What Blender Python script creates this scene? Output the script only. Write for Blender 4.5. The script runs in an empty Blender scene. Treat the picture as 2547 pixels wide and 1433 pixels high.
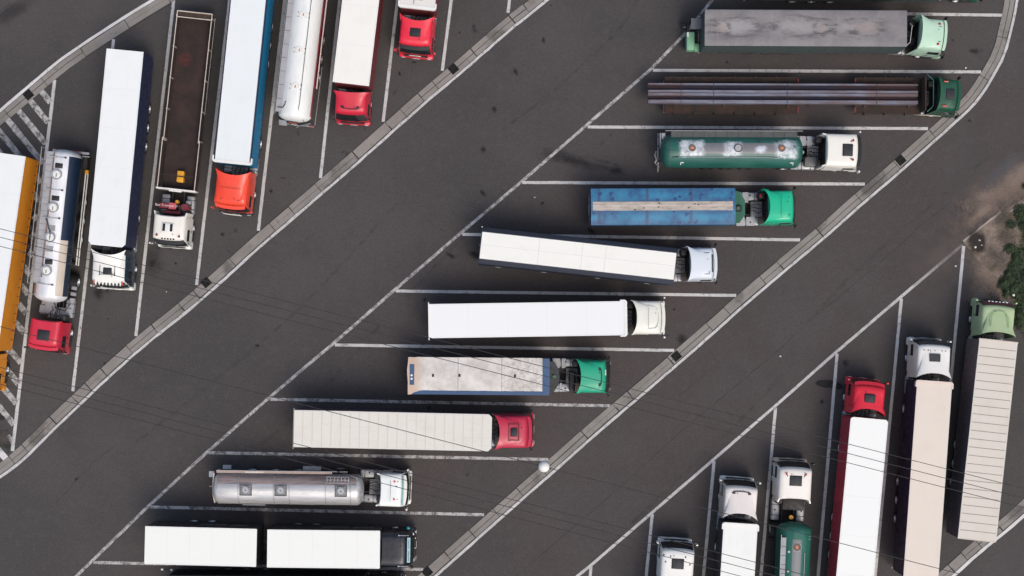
import bpy, bmesh, math, random
from mathutils import Vector, Matrix
random.seed(7)
R = math.radians
sc = bpy.context.scene
col = sc.collection

# ------------------------------------------------------------------ camera
H = 105.0            # flying height of the camera
FPX = 3636.0         # focal length in photo pixels
NX, NY = 1290.0, 800.0   # point straight below the camera in the photo
cd = bpy.data.cameras.new('camera'); cam = bpy.data.objects.new('camera', cd); col.objects.link(cam)
cam.location = (0, 0, H); cam.rotation_euler = (0, 0, 0)
cd.sensor_width = 36.0; cd.lens = 36.0 * FPX / 2547.0
cd.shift_x = -(NX - 1273.5) / 2547.0
cd.shift_y = (NY - 716.5) / 2547.0
cd.clip_start = 1; cd.clip_end = 2000
sc.camera = cam
sc.render.resolution_x = 1024; sc.render.resolution_y = 576

# ------------------------------------------------------------------ light
SUN_EL, SUN_AZ = 58.0, 150.0
w = bpy.data.worlds.new('World'); sc.world = w; w.use_nodes = True
nt = w.node_tree
bg = nt.nodes['Background']
sky = nt.nodes.new('ShaderNodeTexSky'); sky.sky_type = 'NISHITA'; sky.sun_disc = False
sky.sun_elevation = R(SUN_EL); sky.sun_rotation = R(SUN_AZ)
sky.air_density = 1.0; sky.dust_density = 4.0; sky.ozone_density = 1.0
nt.links.new(sky.outputs[0], bg.inputs[0]); bg.inputs[1].default_value = 0.135
sl = bpy.data.lights.new('sun', 'SUN'); sl.energy = 1.0; sl.angle = R(28); sl.color = (1.0, 0.94, 0.86)
so = bpy.data.objects.new('sun', sl); col.objects.link(so)
az = R(SUN_AZ)
d = Vector((math.sin(az) * math.cos(R(SUN_EL)), math.cos(az) * math.cos(R(SUN_EL)), math.sin(R(SUN_EL))))
so.rotation_euler = d.to_track_quat('Z', 'Y').to_euler(); so.location = d * 90
sc.view_settings.view_transform = 'Standard'; sc.view_settings.look = 'None'
sc.view_settings.exposure = 0.32; sc.view_settings.gamma = 1.0
sc.view_settings.use_curve_mapping = False
sc.cycles.transparent_max_bounces = 24

# ------------------------------------------------------------------ helpers
def at(x, y, z=0.0):
    s = (H - z) / FPX
    return Vector(((x - NX) * s, -(y - NY) * s, z))

def lin(c):
    c = c / 255.0
    return c / 12.92 if c <= 0.04045 else ((c + 0.055) / 1.055) ** 2.4
def S(r, g, b, k=0.9):
    return (min(lin(r) * k, .80) , min(lin(g) * k, .80) * .99, min(lin(b) * k, .80) * .93, 1)

def tag(o, label=None, cat=None, group=None, kind=None):
    if label: o['label'] = label
    if cat: o['category'] = cat
    if group: o['group'] = group
    if kind: o['kind'] = kind
    return o

class MB:
    def __init__(s, mat=None):
        s.V = []; s.F = []; s.I = []; s.mats = []; s.mi = 0
        if mat: s.m(mat)
    def m(s, mat):
        if mat not in s.mats: s.mats.append(mat)
        s.mi = s.mats.index(mat); return s
    def add(s, vs, fs):
        n = len(s.V); s.V += [tuple(v) for v in vs]
        for f in fs: s.F.append([i + n for i in f]); s.I.append(s.mi)
        return s
    def bmadd(s, bm):
        bm.verts.ensure_lookup_table(); bm.verts.index_update()
        s.add([v.co for v in bm.verts], [[v.index for v in f.verts] for f in bm.faces]); bm.free(); return s
    def box(s, x0, x1, y0, y1, z0, z1, bev=0, seg=1):
        if x0 > x1: x0, x1 = x1, x0
        if y0 > y1: y0, y1 = y1, y0
        if z0 > z1: z0, z1 = z1, z0
        vs = [(x, y, z) for x in (x0, x1) for y in (y0, y1) for z in (z0, z1)]
        fs = [(0, 1, 3, 2), (4, 6, 7, 5), (0, 4, 5, 1), (2, 3, 7, 6), (0, 2, 6, 4), (1, 5, 7, 3)]
        if not bev: return s.add(vs, fs)
        bm = bmesh.new(); bv = [bm.verts.new(v) for v in vs]
        for f in fs: bm.faces.new([bv[i] for i in f])
        bmesh.ops.bevel(bm, geom=bm.edges[:], offset=min(bev, .49 * min(x1 - x0, y1 - y0, z1 - z0)), segments=seg, affect='EDGES', profile=.5)
        return s.bmadd(bm)
    def prism(s, poly, z0, z1):
        n = len(poly)
        vs = [(p[0], p[1], z0) for p in poly] + [(p[0], p[1], z1) for p in poly]
        fs = [tuple(range(n))[::-1], tuple(range(n, 2 * n))] + [(i, (i + 1) % n, (i + 1) % n + n, i + n) for i in range(n)]
        return s.add(vs, fs)
    def prism_y(s, poly, y0, y1):
        n = len(poly)
        vs = [(p[0], y0, p[1]) for p in poly] + [(p[0], y1, p[1]) for p in poly]
        fs = [tuple(range(n)), tuple(range(n, 2 * n))[::-1]] + [(i, i + n, (i + 1) % n + n, (i + 1) % n) for i in range(n)]
        return s.add(vs, fs)
    def cyl(s, p0, p1, r0, r1=None, seg=14, cap=True):
        r1 = r0 if r1 is None else r1
        p0 = Vector(p0); p1 = Vector(p1); a = (p1 - p0).normalized()
        u = a.orthogonal().normalized(); v = a.cross(u)
        vs = []
        for p, r in ((p0, r0), (p1, r1)):
            for k in range(seg):
                t = 2 * math.pi * k / seg
                vs.append(p + u * (r * math.cos(t)) + v * (r * math.sin(t)))
        fs = [(i, (i + 1) % seg, (i + 1) % seg + seg, i + seg) for i in range(seg)]
        if cap: fs += [tuple(range(seg))[::-1], tuple(range(seg, 2 * seg))]
        return s.add(vs, fs)
    def tube(s, pts, r, seg=6):
        for a, b in zip(pts[:-1], pts[1:]): s.cyl(a, b, r, seg=seg)
        return s
    def ring(s, c, r, t, seg=24):
        return s.tube([(c[0] + r * math.cos(6.2832 * k / seg), c[1] + r * math.sin(6.2832 * k / seg), c[2]) for k in range(seg + 1)], t, 5)
    def grid(s, rows, flip=False):
        n = len(rows); k = len(rows[0]); vs = [p for r in rows for p in r]; fs = []
        for i in range(n - 1):
            for j in range(k - 1):
                q = (i * k + j, i * k + j + 1, (i + 1) * k + j + 1, (i + 1) * k + j)
                fs.append(q[::-1] if flip else q)
        return s.add(vs, fs)
    def shell(s, rows, off):
        off = Vector(off); n = len(rows); k = len(rows[0])
        top = [Vector(p) for r in rows for p in r]; bot = [p + off for p in top]; N = n * k
        fs = []
        for i in range(n - 1):
            for j in range(k - 1):
                a, b, c, d_ = i * k + j, i * k + j + 1, (i + 1) * k + j + 1, (i + 1) * k + j
                fs.append((a, b, c, d_)); fs.append((a + N, d_ + N, c + N, b + N))
        rim = [j for j in range(k)] + [i * k + k - 1 for i in range(1, n)] + [(n - 1) * k + j for j in range(k - 2, -1, -1)] + [i * k for i in range(n - 2, 0, -1)]
        for a, b in zip(rim, rim[1:] + rim[:1]): fs.append((b, a, a + N, b + N))
        return s.add(top + bot, fs)
    def sphere(s, c, rx, ry, rz, nu=20, nv=12, z0=-1.0, z1=1.0):
        rows = []
        for i in range(nv + 1):
            z = math.asin(z0) + (math.asin(z1) - math.asin(z0)) * i / nv
            rows.append([(c[0] + rx * math.cos(z) * math.cos(6.28318 * j / nu), c[1] + ry * math.cos(z) * math.sin(6.28318 * j / nu), c[2] + rz * math.sin(z)) for j in range(nu + 1)])
        return s.grid(rows)
    def mesh(s, name, ang=38):
        me = bpy.data.meshes.new(name)
        me.from_pydata(s.V, [], s.F); me.validate()
        for mt in s.mats: me.materials.append(mt)
        if len(me.polygons) == len(s.I): me.polygons.foreach_set('material_index', s.I)
        bm = bmesh.new(); bm.from_mesh(me); bmesh.ops.remove_doubles(bm, verts=bm.verts, dist=1e-4)
        bmesh.ops.recalc_face_normals(bm, faces=bm.faces); bm.to_mesh(me); bm.free()
        me.polygons.foreach_set('use_smooth', [True] * len(me.polygons))
        me.set_sharp_from_angle(angle=R(ang))
        return me
    def build(s, name, parent=None, M=None, ang=38):
        o = bpy.data.objects.new(name, s.mesh(name, ang)); col.objects.link(o)
        if parent: o.parent = parent
        if M is not None: o.matrix_local = M
        return o

# ------------------------------------------------------------------ materials
class NB:
    def __init__(s, name):
        s.mat = bpy.data.materials.new(name); s.mat.use_nodes = True; s.t = s.mat.node_tree
        s.b = s.t.nodes['Principled BSDF']; s.co = s.t.nodes.new('ShaderNodeTexCoord').outputs['Object']
    def lk(s, a, b): s.t.links.new(a, b)
    def put(s, inp, v):
        if hasattr(v, 'is_output'): s.lk(v, inp)
        else: inp.default_value = v
    def noise(s, scale, detail=3, rough=.55, vec=None, sc3=None):
        n = s.t.nodes.new('ShaderNodeTexNoise'); n.inputs['Scale'].default_value = scale
        n.inputs['Detail'].default_value = detail; n.inputs['Roughness'].default_value = rough
        v = vec or s.co
        if sc3:
            mp = s.t.nodes.new('ShaderNodeMapping'); mp.inputs['Scale'].default_value = sc3; s.lk(v, mp.inputs[0]); v = mp.outputs[0]
        s.lk(v, n.inputs['Vector']); return n.outputs['Fac']
    def math(s, op, a, b=0.0, c=0.0, clamp=False):
        n = s.t.nodes.new('ShaderNodeMath'); n.operation = op; n.use_clamp = clamp
        for i, v in enumerate((a, b, c)): s.put(n.inputs[i], v)
        return n.outputs[0]
    def ramp(s, f, a, b, va=0.0, vb=1.0):
        n = s.t.nodes.new('ShaderNodeMapRange'); n.interpolation_type = 'SMOOTHSTEP'
        s.put(n.inputs[0], f)
        for i, v in enumerate((a, b, va, vb)): n.inputs[i + 1].default_value = v
        return n.outputs[0]
    def mix(s, f, a, b):
        n = s.t.nodes.new('ShaderNodeMix'); n.data_type = 'RGBA'
        s.put(n.inputs[0], f); s.put(n.inputs[6], a); s.put(n.inputs[7], b); return n.outputs[2]
    def xyz(s, vec=None):
        n = s.t.nodes.new('ShaderNodeSeparateXYZ'); s.lk(vec or s.co, n.inputs[0]); return n.outputs
    def band(s, c, a, b, soft=.05):      # 1 inside a..b
        return s.math('MULTIPLY', s.ramp(c, a - soft, a + soft), s.ramp(c, b - soft, b + soft, 1, 0))
    def fin(s, color, rough=.6, metal=0, spec=None, bump=None, bs=.2, bd=.02):
        s.put(s.b.inputs['Base Color'], color); s.put(s.b.inputs['Roughness'], rough); s.b.inputs['Metallic'].default_value = metal
        if spec is not None: s.b.inputs['Specular IOR Level'].default_value = spec
        if bump is not None:
            n = s.t.nodes.new('ShaderNodeBump'); n.inputs['Strength'].default_value = bs; n.inputs['Distance'].default_value = bd
            s.lk(bump, n.inputs['Height']); s.lk(n.outputs[0], s.b.inputs['Normal'])
        return s.mat

_mc = {}
def dark(c, k): return (c[0] * k, c[1] * k, c[2] * k, 1)
def paint(name, c, rough=.45, dirt=.12, metal=0):
    if name in _mc: return _mc[name]
    n = NB(name)
    f = n.ramp(n.noise(1.3, 6, .65), .35, .75)
    g = n.ramp(n.noise(9, 3, .6), .4, .8)
    cc = n.mix(n.math('MULTIPLY', f, dirt), c, (c[0] * .5 + .03, c[1] * .48 + .027, c[2] * .45 + .022, 1))
    cc = n.mix(n.math('MULTIPLY', g, dirt * .5), cc, dark(c, .6))
    _mc[name] = n.fin(cc, n.ramp(n.noise(3), .3, .7, rough * .85, min(1, rough * 1.25)), metal)
    return _mc[name]
def roofmat(name, c, dirt=.10, streak=.10):
    if name in _mc: return _mc[name]
    n = NB(name)
    f = n.ramp(n.noise(.8, 6, .7), .45, .75)
    st = n.ramp(n.noise(1.0, 4, .6, sc3=(.5, 7, 1)), .5, .8)
    sp = n.ramp(n.noise(6, 5, .75), .62, .78)
    cc = n.mix(n.math('MULTIPLY', f, dirt), c, (c[0] * .62, c[1] * .57, c[2] * .50, 1))
    cc = n.mix(n.math('MULTIPLY', st, streak), cc, (c[0] * .7, c[1] * .69, c[2] * .67, 1))
    cc = n.mix(n.math('MULTIPLY', sp, dirt * 1.3), cc, (c[0] * .45, c[1] * .42, c[2] * .38, 1))
    _mc[name] = n.fin(cc, .62, bump=n.noise(.7, 3), bs=.25, bd=.05)
    return _mc[name]

BLACK = paint('black plastic', (.012, .012, .013, 1), .5, .3)
FRAME = paint('chassis grey', (.022, .021, .021, 1), .6, .5)
FRAMER = paint('rusty frame', (.05, .03, .022, 1), .8, .6)
RUBBER = paint('rubber', (.014, .014, .014, 1), .85, .3)
ALU = paint('aluminium', (.40, .41, .42, 1), .45, .45, .4)
GUARD = paint('grey guard rail', (.09, .09, .09, 1), .6, .5)
SILVER = paint('silver rim', (.62, .63, .64, 1), .4, .3, .6)
GREYP = paint('grey checker plate', (.30, .30, .30, 1), .6, .5)
WHITE = paint('white paint', S(238, 238, 236), .4, .12)
CREAM = paint('cream metal', S(215, 203, 192), .5, .3)
REDL = paint('red lamp', (.45, .02, .02, 1), .3, .1)
AMBER = paint('amber lamp', (.7, .28, .02, 1), .3, .1)
LAMPW = paint('clear lamp', (.75, .78, .8, 1), .15, .1)
YEL = paint('yellow paint', S(235, 170, 40), .5, .2)
PLATE = paint('plate white', (.7, .7, .66, 1), .4, .1)
n = NB('dark glass'); GLASS = n.fin(n.mix(n.ramp(n.noise(1.2), .4, .7), (.008, .010, .012, 1), (.02, .024, .026, 1)), .08)
n = NB('hatch glass'); HATCH = n.fin(n.mix(n.ramp(n.noise(2.2), .4, .7), (.010, .012, .016, 1), (.02, .022, .028, 1)), .6)

# asphalt
def asphalt_color(n):
    fine = n.noise(9, 6, .85); mid = n.noise(1.8, 6, .75); big = n.noise(.07, 4, .6); blot = n.noise(.35, 5, .65)
    x, y, z = n.xyz()
    c = n.mix(n.ramp(big, .36, .64), (.0490, .0452, .0432, 1), (.0640, .0578, .0545, 1))
    # the parking bays have been driven on less: a browner tone
    bay = n.math('MULTIPLY', n.band(n.math('ADD', n.math('MULTIPLY', x, .83), n.math('MULTIPLY', y, -1.0)), -8, 24, 6), .55)
    c = n.mix(n.math('MULTIPLY', bay, n.ramp(n.noise(.12, 3), .3, .6)), c, (.062, .044, .040, 1))
    c = n.mix(n.math('MULTIPLY', n.ramp(blot, .45, .75), .35), c, (.036, .034, .034, 1))
    c = n.mix(n.math('MULTIPLY', n.ramp(mid, .48, .75), .55), c, (.078, .073, .069, 1))
    c = n.mix(n.math('MULTIPLY', n.ramp(n.noise(4.5, 5, .85), .5, .28), .55), c, (.026, .025, .025, 1))
    c = n.mix(n.math('MULTIPLY', n.ramp(fine, .52, .72), .75), c, (.105, .097, .090, 1))
    c = n.mix(n.math('MULTIPLY', n.ramp(fine, .48, .3), .75), c, (.020, .019, .019, 1))
    trk = n.noise(.6, 4, .6, sc3=(.25, .25, 1))
    c = n.mix(n.math('MULTIPLY', n.ramp(trk, .55, .75), .25), c, (.034, .033, .034, 1))
    return c, fine
n = NB('asphalt'); c, fine = asphalt_color(n); ASPH = n.fin(c, .88, bump=fine, bs=.35, bd=.01)

def linepaint(name, wear, base=.50):
    n = NB(name); f1 = n.noise(2.2, 6, .75); f2 = n.noise(14, 5, .8)
    k = n.math('ADD', n.math('MULTIPLY', f1, .6), n.math('MULTIPLY', f2, .4))
    m_ = n.ramp(k, wear - .05, wear + .09)
    s1 = n.ramp(n.noise(2.2, 4, .7, sc3=(3.2, 1.3, 1)), .60, .66)
    tone = n.mix(n.ramp(n.noise(.5, 4), .3, .7), (base * .84, base * .82, base * .79, 1), (base, base * .985, base * .96, 1))
    c = n.mix(m_, tone, (.085, .078, .073, 1))
    c = n.mix(n.math('MULTIPLY', s1, .75), c, (.06, .056, .053, 1))
    return n.fin(c, .75, bump=f2, bs=.2, bd=.005)
LINE = linepaint('worn white line paint', .56, .54)
LINEW = linepaint('very worn white line paint', .50, .48)
LINEB = linepaint('fresh white line paint', .61, .64)

n = NB('concrete')
big = n.noise(.5, 5, .65); f = n.noise(16, 4, .75)
c = n.mix(n.ramp(big, .3, .7), (.19, .175, .155, 1), (.26, .24, .215, 1))
c = n.mix(n.math('MULTIPLY', n.ramp(f, .5, .75), .4), c, (.30, .28, .255, 1))
c = n.mix(n.math('MULTIPLY', n.ramp(n.noise(.33, 5, .6), .56, .7), .75), c, (.07, .062, .055, 1))
c = n.mix(n.math('MULTIPLY', n.ramp(n.noise(2.0, 5, .7), .56, .72), .6), c, (.075, .068, .06, 1))
CONC = n.fin(c, .9, bump=f, bs=.3, bd=.01)
GAP = paint('dark joint', (.022, .02, .019, 1), .95, .3)
CRACK = paint('crack filler', (.022, .021, .021, 1), .8, .3)

def decal(name, color, inner=.2, outer=1.0, noise_amt=.55, nscale=1.6, strength=.8, grain=.3):
    """stain: fades out towards an uneven edge; object space is normalised to the unit disc"""
    n = NB(name)
    l = n.t.nodes.new('ShaderNodeVectorMath'); l.operation = 'LENGTH'; n.lk(n.co, l.inputs[0])
    geo = n.t.nodes.new('ShaderNodeNewGeometry').outputs['Position']
    f = n.math('ADD', l.outputs['Value'], n.math('MULTIPLY', n.math('SUBTRACT', n.noise(nscale, 6, .7, vec=geo), .5), noise_amt * 2.4))
    a = n.math('MULTIPLY', n.ramp(n.math('ADD', f, n.math('MULTIPLY', n.math('SUBTRACT', n.noise(7, 6, .9, vec=geo), .5), grain)), inner, outer - noise_amt * .4, 1, 0), strength)
    a = n.math('MULTIPLY', a, n.ramp(l.outputs['Value'], .86, .99, 1, 0))
    c = n.mix(n.ramp(n.noise(14, 4, .8, vec=geo), .35, .7), dark(color, .75), dark(color, 1.25))
    n.fin(c, .85)
    tr = n.t.nodes.new('ShaderNodeBsdfTransparent'); mx = n.t.nodes.new('ShaderNodeMixShader')
    n.lk(a, mx.inputs[0]); n.lk(tr.outputs[0], mx.inputs[1]); n.lk(n.b.outputs[0], mx.inputs[2])
    n.lk(mx.outputs[0], n.t.nodes['Material Output'].inputs[0])
    return n.mat
OIL = decal('oil stain', (.018, .017, .017, 1), 0, .9, .5, 2.2, .8)
OILS = decal('faint stain', (.026, .025, .026, 1), 0, 1.0, .5, 1.4, .4)
DUST = decal('sand film', (.21, .158, .122, 1), .1, 1.05, .5, .6, .9, 1.3)
DUSTF = decal('thin sand film', (.14, .115, .098, 1), .0, 1.0, .5, .6, .5, 1.2)
BLUEW = decal('grey washed film', (.095, .095, .105, 1), .0, 1.0, .6, .5, .55)
WETS = decal('damp soil', (.022, .016, .014, 1), .35, 1.0, .45, 1.3, .85)
WET = decal('wet stain', (.012, .011, .011, 1), .55, 1.0, .25, 1.4, .93)

# ------------------------------------------------------------------ ground
m = MB(ASPH); m.add([(-700, -700, 0), (700, -700, 0), (700, 700, 0), (-700, 700, 0)], [(0, 1, 2, 3)])
tag(m.build('ground'), kind='structure')

def resample(pts, step):
    out = [pts[0]]; acc = 0
    for a, b in zip(pts[:-1], pts[1:]):
        L = (b - a).length; k = max(1, int(round(L / step)))
        for i in range(1, k + 1): out.append(a.lerp(b, i / k))
    return out
def smooth(pts, it=2):
    for _ in range(it):
        q = [pts[0]]
        for a, b in zip(pts[:-1], pts[1:]): q += [a.lerp(b, .25), a.lerp(b, .75)]
        pts = q + [pts[-1]]
    return pts
def normals(pts):
    ns = []
    for i in range(len(pts)):
        a = pts[max(0, i - 1)]; b = pts[min(len(pts) - 1, i + 1)]; t = (b - a).normalized(); ns.append(Vector((-t.y, t.x, 0)))
    return ns
def ribbon(name, pts, width, z, mat, off=0.0, jitter=0.0, kind='structure'):
    pts = resample(pts, .5 if jitter else 2.0); ns = normals(pts)
    m = MB(mat); rows = []
    for p, nn in zip(pts, ns):
        j1 = random.uniform(-jitter, jitter); j2 = random.uniform(-jitter, jitter)
        rows.append([(p.x + nn.x * (off + width / 2 + j1), p.y + nn.y * (off + width / 2 + j1), z), (p.x + nn.x * (off - width / 2 + j2), p.y + nn.y * (off - width / 2 + j2), z)])
    m.grid(rows); o = m.build(name)
    if kind: tag(o, kind=kind)
    return o
def P(*a): return [at(x, y) for x, y in a]

def kerb(pts, side, grates, width=.70):
    """sunken concrete gutter laid in slabs, with joints, a crease and a painted edge line on one side"""
    pts = smooth(pts, 1); pts = resample(pts, .35); ns = normals(pts)
    m = MB(CONC); g = MB(GAP)
    i = 0; h = .03
    while i < len(pts) - 2:
        k = random.choice((4, 5, 7, 9, 10, 11)); j = min(i + k, len(pts) - 1)
        for (a, b, dz) in ((-width / 2, -.035, 0), (-.012, width / 2, -.008)):
            jig = random.uniform(-.022, .022); gj = random.choice((.02, .03, .05, .07))
            rows = []
            for q in range(i, j + 1):
                p = pts[q]; nn = ns[q] * side
                sh = Vector((0, 0, 0)); t = (pts[min(q + 1, len(pts) - 1)] - pts[max(q - 1, 0)]).normalized()
                if q == i: sh = t * gj
                if q == j: sh = -t * .02
                c0 = p + sh
                rows.append([(c0.x + nn.x * (a + jig), c0.y + nn.y * (a + jig), h + dz), (c0.x + nn.x * (b + jig), c0.y + nn.y * (b + jig), h + dz)])
            m.shell(rows, (0, 0, -.026))
        i = j
    rows = [[(p.x + nn.x * (width / 2 + .05), p.y + nn.y * (width / 2 + .05), .004), (p.x - nn.x * (width / 2 + .05), p.y - nn.y * (width / 2 + .05), .004)] for p, nn in zip(pts, ns)]
    g.grid(rows)
    o = m.build('kerb_strip'); tag(o, kind='structure')
    o = g.build('kerb_bed'); tag(o, kind='structure')

# kerb centre lines (drawn left to right)
K1 = P((-160, 455), (-60, 352), (0, 298), (71, 238), (150, 170), (210, 128), (290, 76), (392, 12), (500, -50), (640, -130))
K2 = P((-160, 1262), (-60, 1204), (6, 1163), (37, 1138), (70, 1108), (131, 1046), (194, 987), (254, 929), (344, 849), (462, 756), (525, 701), (621, 613), (707, 539), (857, 411), (963, 316), (1052, 237), (1133, 170), (1181, 128), (1268, 52), (1322, 11), (1400, -58), (1500, -150))
K3 = P((900, 1575), (1020, 1466), (1082, 1410), (1205, 1301), (1288, 1227), (1372, 1154), (1468, 1068), (1649, 914), (1758, 819), (1849, 737), (1970, 635), (2048, 570), (2115, 509), (2163, 468), (2202, 435), (2226, 414), (2325, 326), (2368, 287), (2406, 252), (2432, 218), (2452, 185), (2482, 131), (2499, 65), (2512, 2), (2518, -60), (2520, -180))
K4 = P((2180, 1560), (2290, 1476), (2345, 1433), (2427, 1358), (2491, 1308), (2555, 1251), (2620, 1190), (2740, 1080))
for kp, sd in ((K1, -1), (K2, 1), (K3, 1), (K4, 1)): kerb(kp, sd, [])
GL = [(71, 236, K1, -38), (1128, 172, K2, -38), (513, 703, K2, -38), (1682, 886, K3, -38), (2240, 399, K3, -38), (1063, 1423, K3, -38)]
gl_lab = ['square iron drain grate in the gutter at the upper left, beside the hatched area',
          'square iron drain grate in the gutter below the red truck with black hatch',
          'square iron drain grate in the long gutter, below the brown open trailer',
          'square iron drain grate in the gutter right of the plain white trailer bay',
          'square iron drain grate in the gutter, right of the white cab with green tank',
          'square iron drain grate in the gutter by the black cab at the bottom']
for (gx, gy, kp, a), lb in zip(GL, gl_lab):
    best = min(range(len(kp) - 1), key=lambda i: ((kp[i] + kp[i + 1]) / 2 - at(gx, gy)).length)
    t = kp[best + 1] - kp[best]; ang = math.atan2(t.y, t.x)
    root = bpy.data.objects.new('drain_grate', None); col.objects.link(root); root.location = at(gx, gy); root.rotation_euler = (0, 0, ang)
    tag(root, lb, 'drain grate', 'drain grates in the gutters')
    f = MB(paint('cast iron', (.006, .006, .006, 1), .9, .1))
    for a0, a1, b0, b1 in ((-.31, .31, -.30, -.25), (-.31, .31, .25, .30), (-.31, -.26, -.25, .25), (.26, .31, -.25, .25)): f.box(a0, a1, b0, b1, .028, .045)
    f.build('frame', root)
    f = MB(_mc['cast iron'])
    for k in range(9): f.box(-.24 + k * .055, -.220 + k * .055, -.25, .25, .034, .040)
    f.m(paint('grate pit', (.004, .004, .004, 1), 1, 0)).box(-.26, .26, -.25, .25, .031, .0335)
    f.build('bars', root)

# edge lines along gutters
ribbon('edge_line', smooth(K1, 1), .20, .008, LINEB, off=.50, jitter=.012)
ribbon('edge_line', smooth(K2, 1), .19, .008, LINE, off=-.50, jitter=.02)
ribbon('edge_line', smooth(K3, 1), .19, .008, LINE, off=-.52, jitter=.012)
ribbon('edge_line', smooth(K4, 1), .22, .008, LINEB, off=-.52, jitter=.012)
# lane lines
L1 = P((120, 1500), (190, 1433), (222, 1402), (365, 1263), (512.6, 1127), (665, 993), (826, 857), (979, 723.5), (1143, 582), (1293.7, 455), (1454.7, 315), (1616.8, 174), (1702, 86), (1770, 2), (1850, -95))
L2 = P((1370, 1495), (1436, 1433), (1470, 1406), (1622, 1275), (1775, 1143), (1928, 1010), (2081, 875), (2241, 738.5), (2394, 609))
ribbon('lane_line', L1, .21, .008, LINEW, jitter=.01)
ribbon('lane_line', L2, .20, .008, LINE, jitter=.01)
bays = [((232, 1399), (1053, 1416.5)), ((372, 1261), (1204, 1280.5)), ((519, 1126), (1364, 1143)), ((672, 993), (1517, 1009.4)), ((833, 858), (1676.6, 871.6)),
        ((985, 724), (1831, 735)), ((1150, 583), (1990, 597)), ((1299, 454), (2151, 458)), ((1462, 316), (2308, 320)), ((1624, 175), (2440, 179)), ((1760, 28), (2493, 38)),
        ((282.7, 98), (181, 973)), ((434, -15), (338, 836)), ((573, -15), (489, 709)), ((710, -15), (642.5, 574)), ((846, -10), (797, 443)), ((990, -10), (953, 303)), ((1124.5, -15), (1100, 176)), ((1269, -15), (1263.5, 32)),
        ((136, 199), (31, 1122)),
        ((1470, 1409), (1464, 1480)), ((1622.5, 1279), (1606.7, 1440)), ((1776, 1147), (1749, 1440)), ((1929, 1014), (1892, 1440)), ((2082, 880), (2034, 1440)), ((2242, 743), (2176, 1440)), ((2397, 612), (2318, 1440))]
for i, (a, b) in enumerate(bays):
    ribbon('bay_line', P(a, b), .215 if i < 11 else (.22 if i != 19 else .24), .012, LINE if i not in (0, 1, 2, 3) else LINEW, jitter=.008)
# hatching
def xat(y): return 136 + (31 - 136) * (y - 199) / (1122 - 199)
hy = [255, 305, 358, 407, 454, 500, 547, 592, 638, 685, 733, 780, 828, 903, 955, 1004, 1056]
def k1y(x):
    for a, b in zip(((-160, 455), (-60, 352), (0, 298), (71, 238), (150, 170)), ((-60, 352), (0, 298), (71, 238), (150, 170), (210, 128))):
        if a[0] <= x <= b[0]: return a[1] + (b[1] - a[1]) * (x - a[0]) / (b[0] - a[0])
    return 500
for y in hy:
    x1 = xat(y) - 4; sl_ = 1.22; x = x1
    while x > -130 and y - (x1 - x) * sl_ > k1y(x) + 18: x -= 2
    if x1 - x > 8: ribbon('hatch_line', P((x, y - (x1 - x) * sl_), (x1, y)), .42, .016, LINEW, jitter=.015)
ribbon('hatch_line', P((-8, 1115), (17, 1143)), .46, .016, LINEB, jitter=.015)
ribbon('hatch_line', P((20, 1082), (33, 1103)), .34, .016, LINE, jitter=.04)
# far driveway markings outside the frame are left out

# cracks
def crack(pts, wd=.035, wob=.05, mat=CRACK):
    pts = resample(P(*pts), .45)
    pts = [p + Vector((random.uniform(-wob, wob), random.uniform(-wob, wob), 0)) for p in pts]
    ns = normals(pts); m = MB(mat); rows = []
    for p, nn in zip(pts, ns):
        a = wd * random.uniform(.3, 1.1)
        rows.append([(p.x + nn.x * a / 2, p.y + nn.y * a / 2, .004), (p.x - nn.x * a / 2, p.y - nn.y * a / 2, .004)])
    m.grid(rows); tag(m.build('asphalt_crack'), kind='structure')
crack(((1240, 1470), (1285, 1433), (1456, 1286), (1549, 1206), (1694, 1073), (1785, 998), (1921, 884), (2034, 781), (2150, 686), (2240, 608), (2293, 558), (2360, 506)), .045, .03)
crack(((140, 1250), (196, 1190), (230, 1152), (296, 1101)), .04, .06)
crack(((1480, 1272), (1500, 1290), (1515, 1306), (1535, 1322)), .03, .05)
crack(((1764, 870), (1778, 888), (1782, 905)), .03, .05)
crack(((1255, 478), (1246, 470)), .05, .05); crack(((1093, 566), (1106, 577)), .06, .05)
crack(((1690, 985), (1735, 945), (1760, 920)), .04, .08)
crack(((700, 650), (740, 610), (800, 570)), .02, .06)
crack(((0, 40), (40, 8)), .08, .05)

def stain(px, py, rx, ry, rot, mat, z=.006, nm='oil_stain'):
    k = 28; m = MB(mat)
    m.add([(0, 0, 0)] + [(math.cos(6.28318 * i / k), math.sin(6.28318 * i / k), 0) for i in range(k)], [(0, i + 1, (i + 1) % k + 1) for i in range(k)])
    o = m.build(nm); p = at(px, py)
    o.location = (p.x, p.y, z); o.rotation_euler = (0, 0, R(rot)); o.scale = (rx, ry, 1)
    return tag(o, kind='structure')
zz = .0050
for s_ in ((1230, 272, .35, .5, 0), (1282, 178, .3, .6, 20), (1202, 372, .4, .55, 30), (1201, 480, .3, .6, 40), (1352, 100, .25, .5, 10), (437, 655, .22, .22, 0), (269, 793, .15, .15, 0), (190, 1192, .3, .2, 45), (215, 665, .3, .3, 0),
           (2427, 128, .8, .4, 0), (1470, 575, .7, .4, -40), (1535, 424, .9, .5, -15), (1180, 635, 1.0, .5, -20), (1697, 845, .7, .8, 40), (245, 728, .7, .9, 0), (1120, 635, .8, .3, -30), (1660, 835, .2, .15, 0), (2045, 1000, .3, .3, 0), (380, 655, .7, .4, 60), (2412, 300, .3, .2, 0), (640, 860, .3, .2, 0)):
    zz += .00002; stain(*s_, OIL, zz)
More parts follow.
